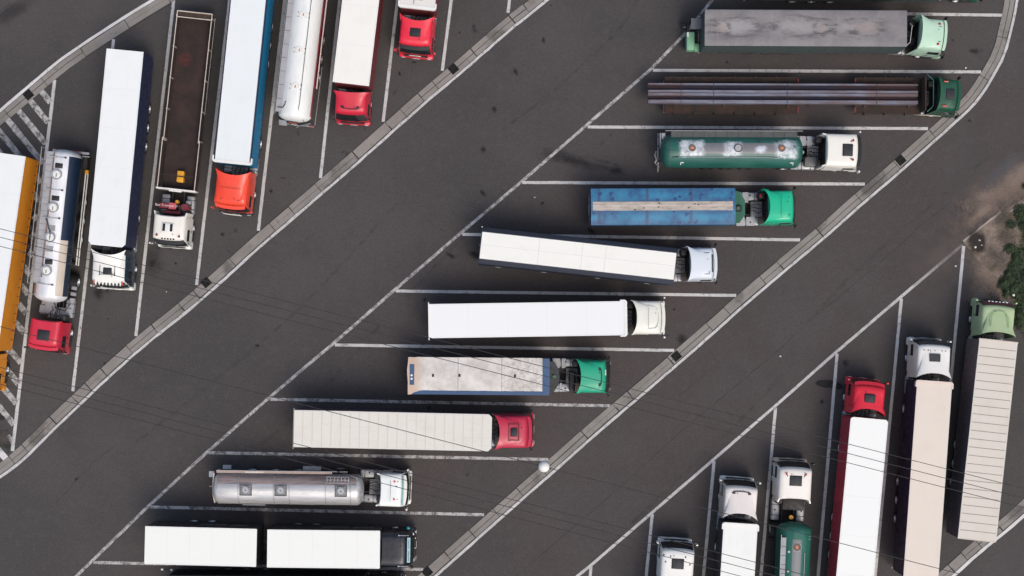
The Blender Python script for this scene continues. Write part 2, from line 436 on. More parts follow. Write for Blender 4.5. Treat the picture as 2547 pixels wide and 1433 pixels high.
for s_ in ((1440, 405, 4.5, .7, -13), (1400, 388, 2.5, .6, -18), (380, 650, 1.2, 2.2, 0), (30, 30, 3, 1, 30), (1590, 620, 3, .8, -8)):
    zz += .00002; stain(*s_, OILS, zz)
stain(2058, 955, 1.15, .36, -4, WET, .0095, 'wet_stain'); stain(2078, 960, .75, .3, -10, WET, .0096, 'wet_stain'); stain(2103, 903, .5, .5, 0, OIL, .0061)
for (a_, b_) in bays[:11]:          # drips where engines stand, in each bay
    for k_ in range(random.choice((2, 3, 4))):
        t_ = random.uniform(.15, .97); zz += .00002
        stain(a_[0] + (b_[0] - a_[0]) * t_, a_[1] - random.uniform(20, 118), random.uniform(.1, .45), random.uniform(.1, .3), random.uniform(0, 90), OIL if random.random() < .5 else OILS, zz)
for (a_, b_) in bays[11:19]:
    for k_ in range(3):
        t_ = random.uniform(.4, .98); zz += .00002
        stain(a_[0] + (b_[0] - a_[0]) * t_ + random.uniform(20, 110), a_[1] + (b_[1] - a_[1]) * t_, random.uniform(.1, .35), random.uniform(.1, .4), random.uniform(0, 90), OIL if random.random() < .5 else OILS, zz)
n = NB('tyre mark'); f = n.noise(1.1, 5, .75); g = n.noise(9, 4, .8); n.fin((.022, .021, .021, 1), .85)
tr = n.t.nodes.new('ShaderNodeBsdfTransparent'); mx = n.t.nodes.new('ShaderNodeMixShader')
n.lk(n.math('MULTIPLY', n.math('MULTIPLY', n.ramp(f, .42, .68), n.ramp(g, .3, .7)), .42), mx.inputs[0]); n.lk(tr.outputs[0], mx.inputs[1]); n.lk(n.b.outputs[0], mx.inputs[2]); n.lk(mx.outputs[0], n.t.nodes['Material Output'].inputs[0]); TYM = n.mat
for pts_ in (((700, 1290), (900, 1120), (1080, 900), (1230, 640)), ((560, 1180), (780, 1000), (960, 790), (1180, 560)), ((1240, 330), (1400, 210), (1560, 60), (1600, -40)), ((1330, 395), (1420, 400), (1545, 424)), ((1385, 375), (1470, 392), (1550, 418)),
             ((1500, 1370), (1700, 1180), (1880, 1010), (1935, 940)), ((2010, 800), (2150, 650), (2330, 500), (2470, 380)), ((1160, 620), (1200, 638), (1230, 652)), ((300, 1130), (520, 960), (760, 760), (1010, 480)), ((1110, 980), (1010, 1060), (830, 1090))):
    zz += .00002; ribbon('tyre_mark', smooth(P(*pts_), 3), .24, zz + .0012, TYM, jitter=.01)
# sand drifting over the asphalt by the verge
for s_ in ((2495, 475, 6.2, 2.3, 37), (2455, 705, 1.8, 3.0, 14), (2540, 440, 3.5, 2.2, 40), (2440, 530, 2.6, .8, 40), (2470, 690, 2.4, 3.4, 12), (2440, 735, 1.6, 1.8, 0), (2417, 497, .5, .9, 0)):
    zz += .00002; stain(*s_, DUST if s_[0] > 2425 and s_[2] > 1 else DUSTF, .0100 + zz - .005, 'sand_film')
for s_ in ((2480, 440, 7, 3, 40), (2400, 600, 4, 3, 30), (2330, 640, 5, 3, 38)):
    zz += .00002; stain(*s_, DUSTF, .0070 + zz - .005, 'sand_film')
stain(2500, 420, 5, 1.2, 42, BLUEW, .0130, 'washed_film'); stain(10, 1095, 1.2, 1.4, 0, OIL, .0205); stain(10, 1090, .9, 1.1, 0, DUSTF, .0210, 'sand_film')

# verge: soil and greenery
n = NB('soil'); f = n.noise(1.1, 6, .7); g = n.noise(9, 5, .8)
c = n.mix(n.ramp(f, .35, .65), (.13, .098, .075, 1), (.235, .185, .145, 1))
c = n.mix(n.math('MULTIPLY', n.ramp(g, .5, .66), .75), c, (.05, .038, .028, 1))
c = n.mix(n.math('MULTIPLY', n.ramp(n.noise(2.5, 6, .8), .55, .68), .7), c, (.055, .05, .03, 1))
SOIL = n.fin(c, .95, bump=g, bs=.6, bd=.04)
poly = P((2397, 604), (2440, 568), (2489, 529), (2547, 494), (2700, 400), (2900, 300), (2900, 1000), (2640, 880), (2560, 800), (2520, 745), (2480, 690), (2432, 648))
m = MB(SOIL); cx_ = at(2640, 650)
m.add([(cx_.x, cx_.y, .05)] + [(p.x, p.y, .019) for p in poly], [(0, i + 1, (i + 1) % len(poly) + 1) for i in range(len(poly))])
tag(m.build('soil_verge'), kind='structure')
ribbon('verge_edging', P((2396, 601), (2440, 566), (2489, 527)), .13, .035, paint('pale edging', (.34, .29, .25, 1), .8, .4), jitter=.03)
ribbon('verge_edging', P((2510, 527), (2547, 504), (2640, 450)), .11, .035, _mc['pale edging'], jitter=.04)
stain(2431, 603, 1.0, 1.25, 0, WETS, .049, 'wet_stain')
for s_ in ((2500, 560, 1.2, 3.0, 10), (2478, 640, 1.2, 2.0, 30), (2510, 690, 1.0, 1.5, 0)): stain(*s_, OILS, .052, 'soil_stain')

def leafmat(name, a, b):
    n = NB(name); f = n.noise(1.6, 4, .7); g = n.noise(11, 2, .5)
    c = n.mix(n.ramp(f, .35, .65), a, b); c = n.mix(n.math('MULTIPLY', n.ramp(g, .5, .7), .5), c, dark(b, 1.5))
    return n.fin(c, .75)
LEAF = leafmat('weed leaf', (.010, .020, .007, 1), (.028, .050, .014, 1))
DRY = leafmat('dry grass', (.10, .085, .045, 1), (.16, .13, .08, 1))
def foliage(name, blobs, count, mat, size, hmax, kind=None):
    m = MB(mat)
    for (px, py, rx, ry, dens) in blobs:
        c = at(px, py)
        for _ in range(int(count * dens)):
            a = random.uniform(0, 6.283); r = math.sqrt(random.random()) * random.choice((1, 1, .8, 1.25))
            x = c.x + math.cos(a) * r * rx; y = c.y + math.sin(a) * r * ry
            hgt = .05 + hmax * max(0, 1 - r) ** .6 * random.uniform(.2, 1)
            s = size * random.uniform(.5, 1.3); t = random.uniform(0, 6.283); q = random.uniform(-.5, .5)
            u = Vector((math.cos(t), math.sin(t), q)) * s; v = Vector((-math.sin(t), math.cos(t), random.uniform(-.4, .4))) * s * .45
            p = Vector((x, y, hgt + .03))
            m.add([p - u, p + v, p + u, p - v], [(0, 1, 2, 3)])
    return m.build(name)
rg = random.Random(5)
def clumps(cx, cy, sx, sy, k): return [(cx + rg.gauss(0, 1) * sx, cy + rg.gauss(0, 1) * sy, rg.uniform(.15, .5), rg.uniform(.15, .55), rg.uniform(.15, .4)) for _ in range(k)]
o = foliage('weeds', clumps(2545, 560, 8, 28, 10) + clumps(2528, 690, 14, 28, 34) + clumps(2542, 745, 8, 22, 16) + clumps(2505, 700, 8, 14, 7) + clumps(2600, 640, 30, 90, 40) + [(2562, 545, .5, 1.2, 1), (2562, 600, .4, 1.2, .5), (2532, 705, .5, .8, .8), (2545, 735, .6, 1.0, 1.0), (2552, 775, .7, 1.0, 1.0), (2590, 640, 1.6, 3.5, 3), (2620, 780, 2, 3, 3), (2640, 520, 2, 2.4, 2)], 700, LEAF, .09, .45)
tag(o, 'patch of dark green weeds on the soil verge at the right edge', 'weeds', kind='stuff')
o = foliage('dry_grass', [(2520, 600, .7, 2.6, 1), (2500, 560, .7, .8, .3), (2470, 690, .7, 1.2, .25), (2600, 600, 1.5, 5, 2)], 420, DRY, .05, .08)
tag(o, 'sparse dry grass and stalks on the brown soil verge', 'dry grass', kind='stuff')

# litter
def scrap(px, py, s, lab, z=.0, matl=WHITE):
    p = at(px, py); k = 7; m = MB(matl)
    ring = [(math.cos(6.283 * i / k) * s * random.uniform(.6, 1.1), math.sin(6.283 * i / k) * s * random.uniform(.5, 1.0), random.uniform(.0, .03)) for i in range(k)]
    m.add([(0, 0, .06)] + ring + [(a * .9, b * .9, c_ - .0 - .012) for a, b, c_ in ring], [(0, i + 1, (i + 1) % k + 1) for i in range(k)] + [(i + 1, i + 1 + k, (i + 1) % k + 1 + k, (i + 1) % k + 1) for i in range(k)])
    o = m.build('litter'); o.location = (p.x, p.y, z + .014); tag(o, lab, 'litter', 'pale litter lying about the truck park')
scrap(2436, 598, .09, 'white scrap on the wet soil patch, the uppermost of three', .05)
scrap(2425, 615, .09, 'white scrap on the wet soil patch, left and lowest of three', .05)
scrap(2441, 610, .06, 'small white scrap on the wet soil patch, rightmost of three', .05)
scrap(2377, 662, .09, 'white scrap on asphalt left of the bay line near the soil verge')
scrap(1941, 886, .07, 'white scrap alone in the right-hand lane beside the long crack')
scrap(2519, 734, .12, 'white scrap among the weeds just above the pale green cab', .2)
scrap(2506, 725, .08, 'narrow white scrap at the left edge of the weeds', .2)
scrap(2402, 169, .07, 'white scrap at the bay line above the dark green cab')
scrap(1330, 491, .07, 'white scrap in the bay between lane line and blue tarpaulin trailer')
scrap(414, 726, .05, 'white speck on asphalt between the white cab and long gutter')
scrap(1677, 770, .10, 'dark scrap lying in front of the plain white truck', matl=BLACK)
scrap(4, 1040, .30, 'black torn rubber piece on the hatched area at left edge', .01, RUBBER)

# ------------------------------------------------------------------ truck parts
def wheel_meshes():
    t = MB(RUBBER)
    def lathe(mb, prof, seg=26):
        rows = [[(r * math.cos(6.28318 * k / seg), y, r * math.sin(6.28318 * k / seg)) for k in range(seg + 1)] for (r, y) in prof]
        mb.grid(rows)
    lathe(t, [(.29, -.15), (.44, -.16), (.495, -.13), (.51, -.10), (.51, .10), (.495, .13), (.44, .16), (.29, .15)])
    r = MB(SILVER); lathe(r, [(.0, .06), (.13, .08), (.15, .13), (.17, .05), (.25, .03), (.285, .13), (.30, .155), (.31, .15), (.29, .05), (.29, -.15)])
    for k in range(10):
        a = 6.283 * k / 10; r.cyl((.2 * math.cos(a), .03, .2 * math.sin(a)), (.2 * math.cos(a), .075, .2 * math.sin(a)), .018, seg=6)
    return t.mesh('tyre'), r.mesh('rim')
TYRE, RIM = wheel_meshes()
def darkrim():
    me = RIM.copy(); me.materials[0] = paint('dull rim', (.05, .05, .05, 1), .6, .5); return me
RIMD = darkrim()
def wheel(root, x, y, M=None, r=.51, dull=False):
    side = 1 if y > 0 else -1
    L = Matrix.Translation((x, y, r)) @ (Matrix.Identity(4) if side > 0 else Matrix.Rotation(math.pi, 4, 'Z'))
    if r != .51: L = L @ Matrix.Scale(r / .51, 4)
    if M is not None: L = M @ L
    o = bpy.data.objects.new('wheel', TYRE); col.objects.link(o); o.parent = root; o.matrix_local = L
    q = bpy.data.objects.new('rim', RIMD if dull else RIM); col.objects.link(q); q.parent = o
    return o

def textobj(name, s, size, mat, parent, M, ext=.004, align='CENTER'):
    cu = bpy.data.curves.new(name, 'FONT'); cu.body = s; cu.size = size; cu.extrude = ext; cu.align_x = align; cu.align_y = 'CENTER'
    t = bpy.data.objects.new('tmp', cu); col.objects.link(t)
    dg = bpy.context.evaluated_depsgraph_get(); me = bpy.data.meshes.new_from_object(t.evaluated_get(dg)); me.materials.clear(); me.materials.append(mat)
    bpy.data.objects.remove(t); o = bpy.data.objects.new(name, me); col.objects.link(o); o.parent = parent; o.matrix_local = M
    return o

class Rig:
    """one lorry: a root Empty on the ground under the load bed's front end, facing along +x"""
    def __init__(s, name, label, cat, rear, front, z, group='lorries parked in the diagonal bays'):
        a = at(rear[0], rear[1], z); b = at(front[0], front[1], z)
        s.L = (b - a).length; s.ang = math.atan2(b.y - a.y, b.x - a.x)
        s.root = bpy.data.objects.new(name, None); col.objects.link(s.root)
        s.root.location = (b.x, b.y, 0); s.root.rotation_euler = (0, 0, s.ang)
        s.W = Matrix.Translation((b.x, b.y, 0)) @ Matrix.Rotation(s.ang, 4, 'Z')
        tag(s.root, label, cat, group)
    def p(s, mb, name, M=None, parent=None, lab=None):
        o = mb.build(name, parent or s.root, M)
        if lab: o['label'] = lab
        return o

def boxes(rig, name, mat, lst, C=None, parent=None, bev=.02):
    for b_ in lst: m_ = MB(mat); m_.box(*b_, bev); rig.p(m_, name, C, parent)

def cab(rig, rf, rr, z=3.3, col_=WHITE, style='tail', roofh=None, hatch='dark', visor=BLACK, bumper=None, mirror=BLACK, wt=1.08, wl=1.2, tip=.35, bow=.12, horns=0, seam=True,
        defl=None, frame=5.9, sidecol=None, gap_eq=True, front_col=None, drive=True, hx=None, tails=True, x0=.38, tankL=1.3):
    a = at(rr[0], rr[1], z); b = at(rf[0], rf[1], z); dv = (b - a); L = dv.length + x0; ang = math.atan2(dv.y, dv.x); dv.normalize()
    o = b + dv * x0
    C = rig.W.inverted() @ Matrix.Translation((o.x, o.y, 0)) @ Matrix.Rotation(ang, 4, 'Z')
    zt = z; bumper = bumper or col_; defl = defl or col_
    root = rig.root; sidecol = sidecol or col_
    st = [-1, -.96, -.88, -.7, -.4, 0, .4, .7, .88, .96, 1]
    def X(px, v): return px - bow * abs(v) ** 3.2
    def Yw(z_): return wl + (wt - wl) * min(1, max(0, (z_ - 1.7) / (zt - 1.9)))
    def row(px, pz, rnd=0.0):
        r = []
        for v in st:
            t = max(0, (abs(v) - .8) / .2); dz = rnd * t * t
            r.append((X(px, v), v * Yw(pz), pz - dz))
        return r
    zs, ze = 1.72, zt - .42
    body = MB(col_)
    body.m(front_col or col_)
    body.grid([row(-.06, .95), row(0, 1.0), row(0, 1.4), row(-.03, zs)])
    body.m(col_)
    body.grid([row(-.03, zs), row(-.33, ze), row(-.38, ze + .16, .05), row(-.44, zt - .12, .10), row(-.56, zt - .03, .15), row(-.8, zt, .17), row(-1.3, zt, .17), row(-L * .8, zt, .17), row(-L + .06, zt, .17), row(-L, zt - .08, .2)])
    def rb(pz): return [(-L, v * Yw(pz), pz) for v in st]
    body.grid([row(-L, zt - .08, .2), rb(zt - .5), rb(1.7), rb(1.0)])
    body.m(sidecol)
    for sgn in (-1, 1):
        v = sgn
        prof = [row(-.06, .95), row(0, 1.0), row(0, 1.4), row(-.03, zs), row(-.33, ze), row(-.38, ze + .16, .05), row(-.44, zt - .12, .10), row(-.56, zt - .03, .15), row(-.8, zt, .17), row(-1.3, zt, .17), row(-L * .8, zt, .17), row(-L + .06, zt, .17), row(-L, zt - .08, .2), rb(zt - .5), rb(1.7), rb(1.0)]
        pts = [r_[-1 if sgn > 0 else 0] for r_ in prof]
        # fan from a centre on the side wall
        cpt = (-L * .5, sgn * (Yw(2.0)), 2.0)
        n_ = len(pts); body.add([cpt] + pts, [(0, i + 1, (i + 1) % n_ + 1) for i in range(n_)])
    body.grid([row(-.06, .95), [(-L, v * Yw(1.0), 1.0) for v in st]])
    cb = rig.p(body, 'cab_body', C)
    # wheel arches / lower front
    lo = MB(bumper); lo.box(-.5, .07, -1.21, 1.21, .36, .93, .10, 2)
    bp = rig.p(lo, 'bumper', C)
    g = MB(BLACK); g.box(.004, .03, -.86, .86, 1.02, 1.55)
    for k in range(5): g.box(.03, .05, -.80, .80, 1.07 + k * .1, 1.10 + k * .1)
    rig.p(g, 'grille', parent=cb)
    for sgn in (-1, 1):
        h = MB(LAMPW); h.box(.03, .09, sgn * .78, sgn * 1.08, .58, .76, .03); rig.p(h, 'headlight', parent=bp)
    pl = MB(PLATE); pl.box(.071, .085, -.26, .26, .44, .55); rig.p(pl, 'number_plate', parent=bp)
    # windscreen
    def wp(f, v): # point on the screen plane, slightly proud
        z_ = zs + .05 + (ze - zs - .07) * f; px = -.03 + (-.30) * (z_ - zs) / (ze - zs)
        return Vector((X(px, v) + .022, v * Yw(z_), z_ + .008))
    ws = MB(GLASS); ws.shell([[wp(f, v) for v in (-.94, -.8, -.5, 0, .5, .8, .94)] for f in (0, .5, 1)], (-.018, 0, -.006))
    wso = rig.p(ws, 'windscreen', C)
    for yy in (-.55, .25): wi = MB(BLACK); wi.cyl((.02, yy, zs + .03), (-.10, yy + .5, zs + .38), .012, seg=5); rig.p(wi, 'wiper', parent=wso)
    if visor:
        vs = MB(visor); vs.shell([[(X(-.22, v) + .13, v * 1.04, ze + .02) for v in (-1, -.8, -.4, 0, .4, .8, 1)], [(X(-.38, v) + .06, v * 1.06, ze + .17) for v in (-1, -.8, -.4, 0, .4, .8, 1)]], (-.01, 0, -.03))
        rig.p(vs, 'sun_visor', C)
    for sgn in (-1, 1):
        # side door, window
        dr = MB(sidecol)
        def sp(x, z_, e): return (x, sgn * (Yw(z_) + e), z_)
        def plate(mb, x0_, x1_, z0_, z1_, e):
            q = [sp(x0_, z0_, e), sp(x1_, z0_, e), sp(x1_, z1_, e), sp(x0_, z1_, e)]; q2 = [(a_[0], a_[1] - sgn * (e + .004) * 1, a_[2]) for a_ in q]
            mb.add(q + q2, [(0, 1, 2, 3), (4, 7, 6, 5), (0, 4, 5, 1), (1, 5, 6, 2), (2, 6, 7, 3), (3, 7, 4, 0)])
        plate(dr, -1.28, -.34, 1.02, zs + .02, .014); do = rig.p(dr, 'door', C)
        w_ = MB(GLASS); plate(w_, -1.22, -.42, zs + .08, zs + .62, .016); rig.p(w_, 'side_window', parent=do)
        hd = MB(BLACK); hd.box(-1.20, -1.02, sgn * (Yw(1.6) + .014), sgn * (Yw(1.6) + .05), 1.52, 1.56); rig.p(hd, 'handle', parent=do)
        stp = MB(BLACK); stp.box(-1.25, -.55, sgn * .98, sgn * 1.215, .42, .50, .02); stp.box(-1.25, -.55, sgn * 1.03, sgn * 1.215, .70, .76, .02); rig.p(stp, 'step', C)
        # mirror
        mr = MB(mirror); yb = wl + .17
        mr.box(-.16, -.04, sgn * (yb - .10), sgn * (yb + .09), 1.85, 2.5, .04, 2)
        mr.m(BLACK).cyl((-.30, sgn * (Yw(2.5) - .02), 2.52), (-.05, sgn * (yb - .05), 2.50), .03, seg=6).cyl((-.30, sgn * (Yw(1.9) - .02), 1.95), (-.05, sgn * (yb - .05), 1.92), .025, seg=6)
        rig.p(mr, 'mirror', C)
    # rear of cab: dark back wall panel
    bk = MB(BLACK); bk.box(-L - .02, -L + .0 - .003, -.95, .95, 1.1, zt - .6); rig.p(bk, 'back_panel', C)
    # roof deflector
    roofparts = {}
    if style == 'tail':
        sx = -.95; rows = []
        ztop = roofh or (zt + .38)
        for i in range(9):
            u = i / 8
            r = []
            for v in (-1, -.97, -.88, -.7, -.45, -.2, 0, .2, .45, .7, .88, .97, 1):
                xr = -L - tip * abs(v) ** 2.4; xf = sx - .0 + .25 * (1 - abs(v) ** 3) * 1
                x = xf + (xr - xf) * u
                wdt = (.80 + (1.22 - .80) * u ** 1.6)
                zz_ = zt - .0 + (ztop - zt) * (u ** 1.1) - (abs(v) ** 6) * (.03 + .10 * u) + .012
                r.append((x, v * wdt, zz_))
            rows.append(r)
        df = MB(defl); df.shell(rows, (0, 0, -.03)); do_ = rig.p(df, 'wind_deflector', C)
        for sgn in (-1, 1):
            sd_ = MB(sidecol); q = [(-L + .02, sgn * 1.17, 1.1), (-L - .42, sgn * 1.21, 1.1), (-L - tip - .02, sgn * 1.215, ztop - .14), (-L + .02, sgn * 1.14, zt - .1)]
            q2 = [(a_[0], a_[1] - sgn * .03, a_[2]) for a_ in q]; sd_.add(q + q2, [(0, 1, 2, 3), (4, 7, 6, 5), (0, 4, 5, 1), (1, 5, 6, 2), (2, 6, 7, 3), (3, 7, 4, 0)])
            rig.p(sd_, 'side_fairing', C)
    elif style == 'fins':
        for sgn in (-1, 1):
            sd_ = MB(sidecol); q = [(-L + .04, sgn * 1.13, 1.1), (-L - .34, sgn * 1.20, 1.1), (-L - .30, sgn * 1.18, zt - .2), (-L + .04, sgn * 1.07, zt - .12)]
            q2 = [(a_[0], a_[1] - sgn * .10, a_[2]) for a_ in q]; sd_.add(q + q2, [(0, 1, 2, 3), (4, 7, 6, 5), (0, 4, 5, 1), (1, 5, 6, 2), (2, 6, 7, 3), (3, 7, 4, 0)])
            rig.p(sd_, 'side_fairing', C)
    hx = hx if hx is not None else -1.15
    zh = zt + .004
    if hatch in ('dark', 'line', 'bars'):
        hh = MB(HATCH if hatch != 'line' else col_)
        if hatch == 'dark': hh.box(hx - .31, hx + .31, -.38, .38, zh, zh + (.06 if style != 'tail' else (roofh or zt + .38) - zt - .02 if (roofh or 9) - zt < .22 else .24), .09, 3)
        if hatch == 'bars': hh.box(hx - .24, hx + .24, -.30, .30, zh, zh + .22, .05, 2)
        if hatch != 'line': ho = rig.p(hh, 'roof_hatch', C)
        if hatch == 'dark' and style != 'tail': fr_ = MB(col_ if style == 'tail' else BLACK); fr_.box(hx - .36, hx + .36, -.43, .43, zh, zh + (.20 if style == 'tail' else .035), .08, 2); rig.p(fr_, 'hatch_frame', parent=ho)
    if hatch == 'line':    # black horseshoe seam with two slots at the front of the deflector
        ln = MB(BLACK); f0 = -.74
        ln.tube([(f0 - .10, -.66, zt + .05), (f0 + .03, -.5, zt + .04), (f0 + .07, 0, zt + .04), (f0 + .03, .5, zt + .04), (f0 - .10, .66, zt + .05)], .035)
        for sgn in (-1, 1): ln.box(f0 - .14, f0 + .02, sgn * .44, sgn * .62, zt + .0, zt + .075, .02)
        rig.p(ln, 'air_slot', C)
    if hatch == 'seam':
        ln = MB(BLACK); ln.tube([(-L * .62, -.72, zt + .30), (-L * .62, .72, zt + .30)], .012)
        rig.p(ln, 'panel_seam', C)
        ln = MB(GAP); 
        for sgn in (-1, 1): ln.cyl((-.72, sgn * .62, zt + .0), (-.72, sgn * .62, zt + .05), .035, seg=8)
        rig.p(ln, 'roof_bolts', C)
    if horns:
        for sgn in (-1, 1):
            hr = MB(REDL); hr.cyl((-.86, sgn * .66, zt + .03), (-.72, sgn * .68, zt + .05), .05, .085, 10); hr.m(BLACK).cyl((-.95, sgn * .6, zt + .02), (-.86, sgn * .6, zt + .06), .03, seg=6); rig.p(hr, 'air_horn' if horns == 1 else 'beacon_cap', C)
    an = MB(BLACK); an.cyl((-.75, .3, zt - .01), (-.85, .3, zt + .10), .018, seg=6); rig.p(an, 'aerial', C)
    # chassis of the tractor
    if drive:
        ch = MB(FRAME)
        for sgn in (-1, 1): ch.box(-frame, -.4, sgn * .38, sgn * .46, .72, .98)
        for xx in (-L - .7, -4.2, -frame + .05): ch.box(xx - .05, xx + .05, -.38, .38, .76, .94)
        ch.cyl((-1.36, -.9, .51), (-1.36, .9, .51), .07); ch.cyl((-1.36 - 3.7, -.9, .51), (-1.36 - 3.7, .9, .51), .11)
        ch.box(-L - .25, -.9, -.45, .45, .6, 1.0, .05)
        cho = rig.p(ch, 'chassis', C)
        fw = MB(BLACK); fw.cyl((-4.75, 0, 1.0), (-4.75, 0, 1.08), .46, seg=24); fw.box(-5.5, -4.9, -.3, .3, .98, 1.05, .03); rig.p(fw, 'fifth_wheel', C)
        for sgn in (-1, 1):
            wheel(root, -1.36, sgn * 1.0, C); wheel(root, -5.06, sgn * .98, C); wheel(root, -5.06, sgn * .64, C)
            tk = MB(ALU); tk.box(-L - .35 - tankL, -L - .35, sgn * .58, sgn * 1.18, .45, 1.0, .12, 3)
            for q in (.25, .75): tk.m(BLACK).box(-L - .35 - tankL * q - .03, -L - .35 - tankL * q + .03, sgn * .57, sgn * 1.19, .44, 1.01, .12, 3)
            tko = rig.p(tk, 'fuel_tank', C)
            cp = MB(BLACK); cp.cyl((-L - .35 - tankL * .5, sgn * .95, 1.0), (-L - .35 - tankL * .5, sgn * .95, 1.05), .06, seg=10); rig.p(cp, 'filler_cap', parent=tko)
            mg = MB(BLACK); rows = []
            for k in range(9):
                t = math.pi * (.08 + .84 * k / 8); rows.append([(-5.06 + .66 * math.cos(t), sgn * .50, .51 + .60 * math.sin(t)), (-5.06 + .66 * math.cos(t), sgn * 1.17, .51 + .60 * math.sin(t))])
            mg.shell(rows, (0, 0, -.02)); rig.p(mg, 'mudguard', C)
        pt = MB(GREYP); pt.box(-L - .95, -L - .18, -.56, .50, 1.0, 1.035)
        for k in range(6): pt.m(FRAME).box(-L - .9 + k * .12, -L - .88 + k * .12, -.54, .48, 1.035, 1.045)
        if gap_eq: rig.p(pt, 'catwalk', C)
        hs = MB(BLACK)
        for k, yy in enumerate((-.18, 0, .16)):
            pts = [(-L - .04, yy, 1.8), (-L - .25, yy * 1.2, 1.35 + .05 * k), (-L - .5, yy * 2, 1.2), (-L - .8, yy * 1.3 + .1, 1.3), (-L - 1.0, yy, 1.5)]
            hs.tube(pts, .025, 6)
        rig.p(hs, 'air_hose', C)
        ex = MB(FRAME); ex.box(-L - .55, -L - .12, .62, 1.05, 1.05, 2.1, .1, 2); rig.p(ex, 'air_intake', C)
    return C, L, cb

def bogie(rig, L, ax=(3.5, 4.85, 6.2), z=1.08, dual=False, legs=True, guard=True, bumper=True, dull=False, wy=1.0):
    ch = MB(FRAME)
    for sgn in (-1, 1): ch.box(-L + .1, -2.6, sgn * .45, sgn * .55, z - .35, z - .005); ch.box(-2.6, -.15, sgn * .45, sgn * .55, z - .16, z - .005)
    k = 0
    x = -L + .5
    while x < -.6: ch.box(x - .04, x + .04, -.448, .448, z - .15, z - .01); x += 1.4
    for a in ax: ch.cyl((-L + a, -.85, .51), (-L + a, .85, .51), .08, seg=10)
    rig.p(ch, 'trailer_frame')
    for a in ax:
        for sgn in (-1, 1):
            wheel(rig.root, -L + a, sgn * wy, dull=dull)
            if dual: wheel(rig.root, -L + a, sgn * .74)
    for sgn in (-1, 1):
        tl = MB(REDL); tl.box(-L - .03, -L + .02, sgn * .85, sgn * 1.15, .82, .94); rig.p(tl, 'tail_light')
        if legs and L > 9:
            lg = MB(FRAME); lg.box(-3.0, -2.86, sgn * .62, sgn * .76, .12, z - .2); lg.box(-3.07, -2.79, sgn * .55, sgn * .83, .0, .12); rig.p(lg, 'landing_leg')
        if guard and L > 9:
            gd = MB(GUARD)
            for zz_ in (.5, .8): gd.box(-L + max(ax) + .75, -3.4, sgn * 1.08, sgn * 1.11, zz_, zz_ + .1)
            gd.m(FRAME).box(-L + max(ax) + 1.2, -L + max(ax) + 1.26, sgn * 1.04, sgn * 1.08, .5, z - .05).box(-3.8, -3.74, sgn * 1.04, sgn * 1.08, .5, z - .05)
            rig.p(gd, 'side_guard')
    if bumper:
        rb = MB(ALU); rb.box(-L - .02, -L + .08, -1.15, 1.15, .45, .57, .02); rb.m(FRAME).box(-L + .0, -L + .1, -.6, -.5, .57, z - .1).box(-L, -L + .1, .5, .6, .57, z - .1); rbo = rig.p(rb, 'rear_bumper')
        pl = MB(PLATE); pl.box(-L - .035, -L - .022, -.26, .26, .46, .56); rig.p(pl, 'number_plate', parent=rbo)

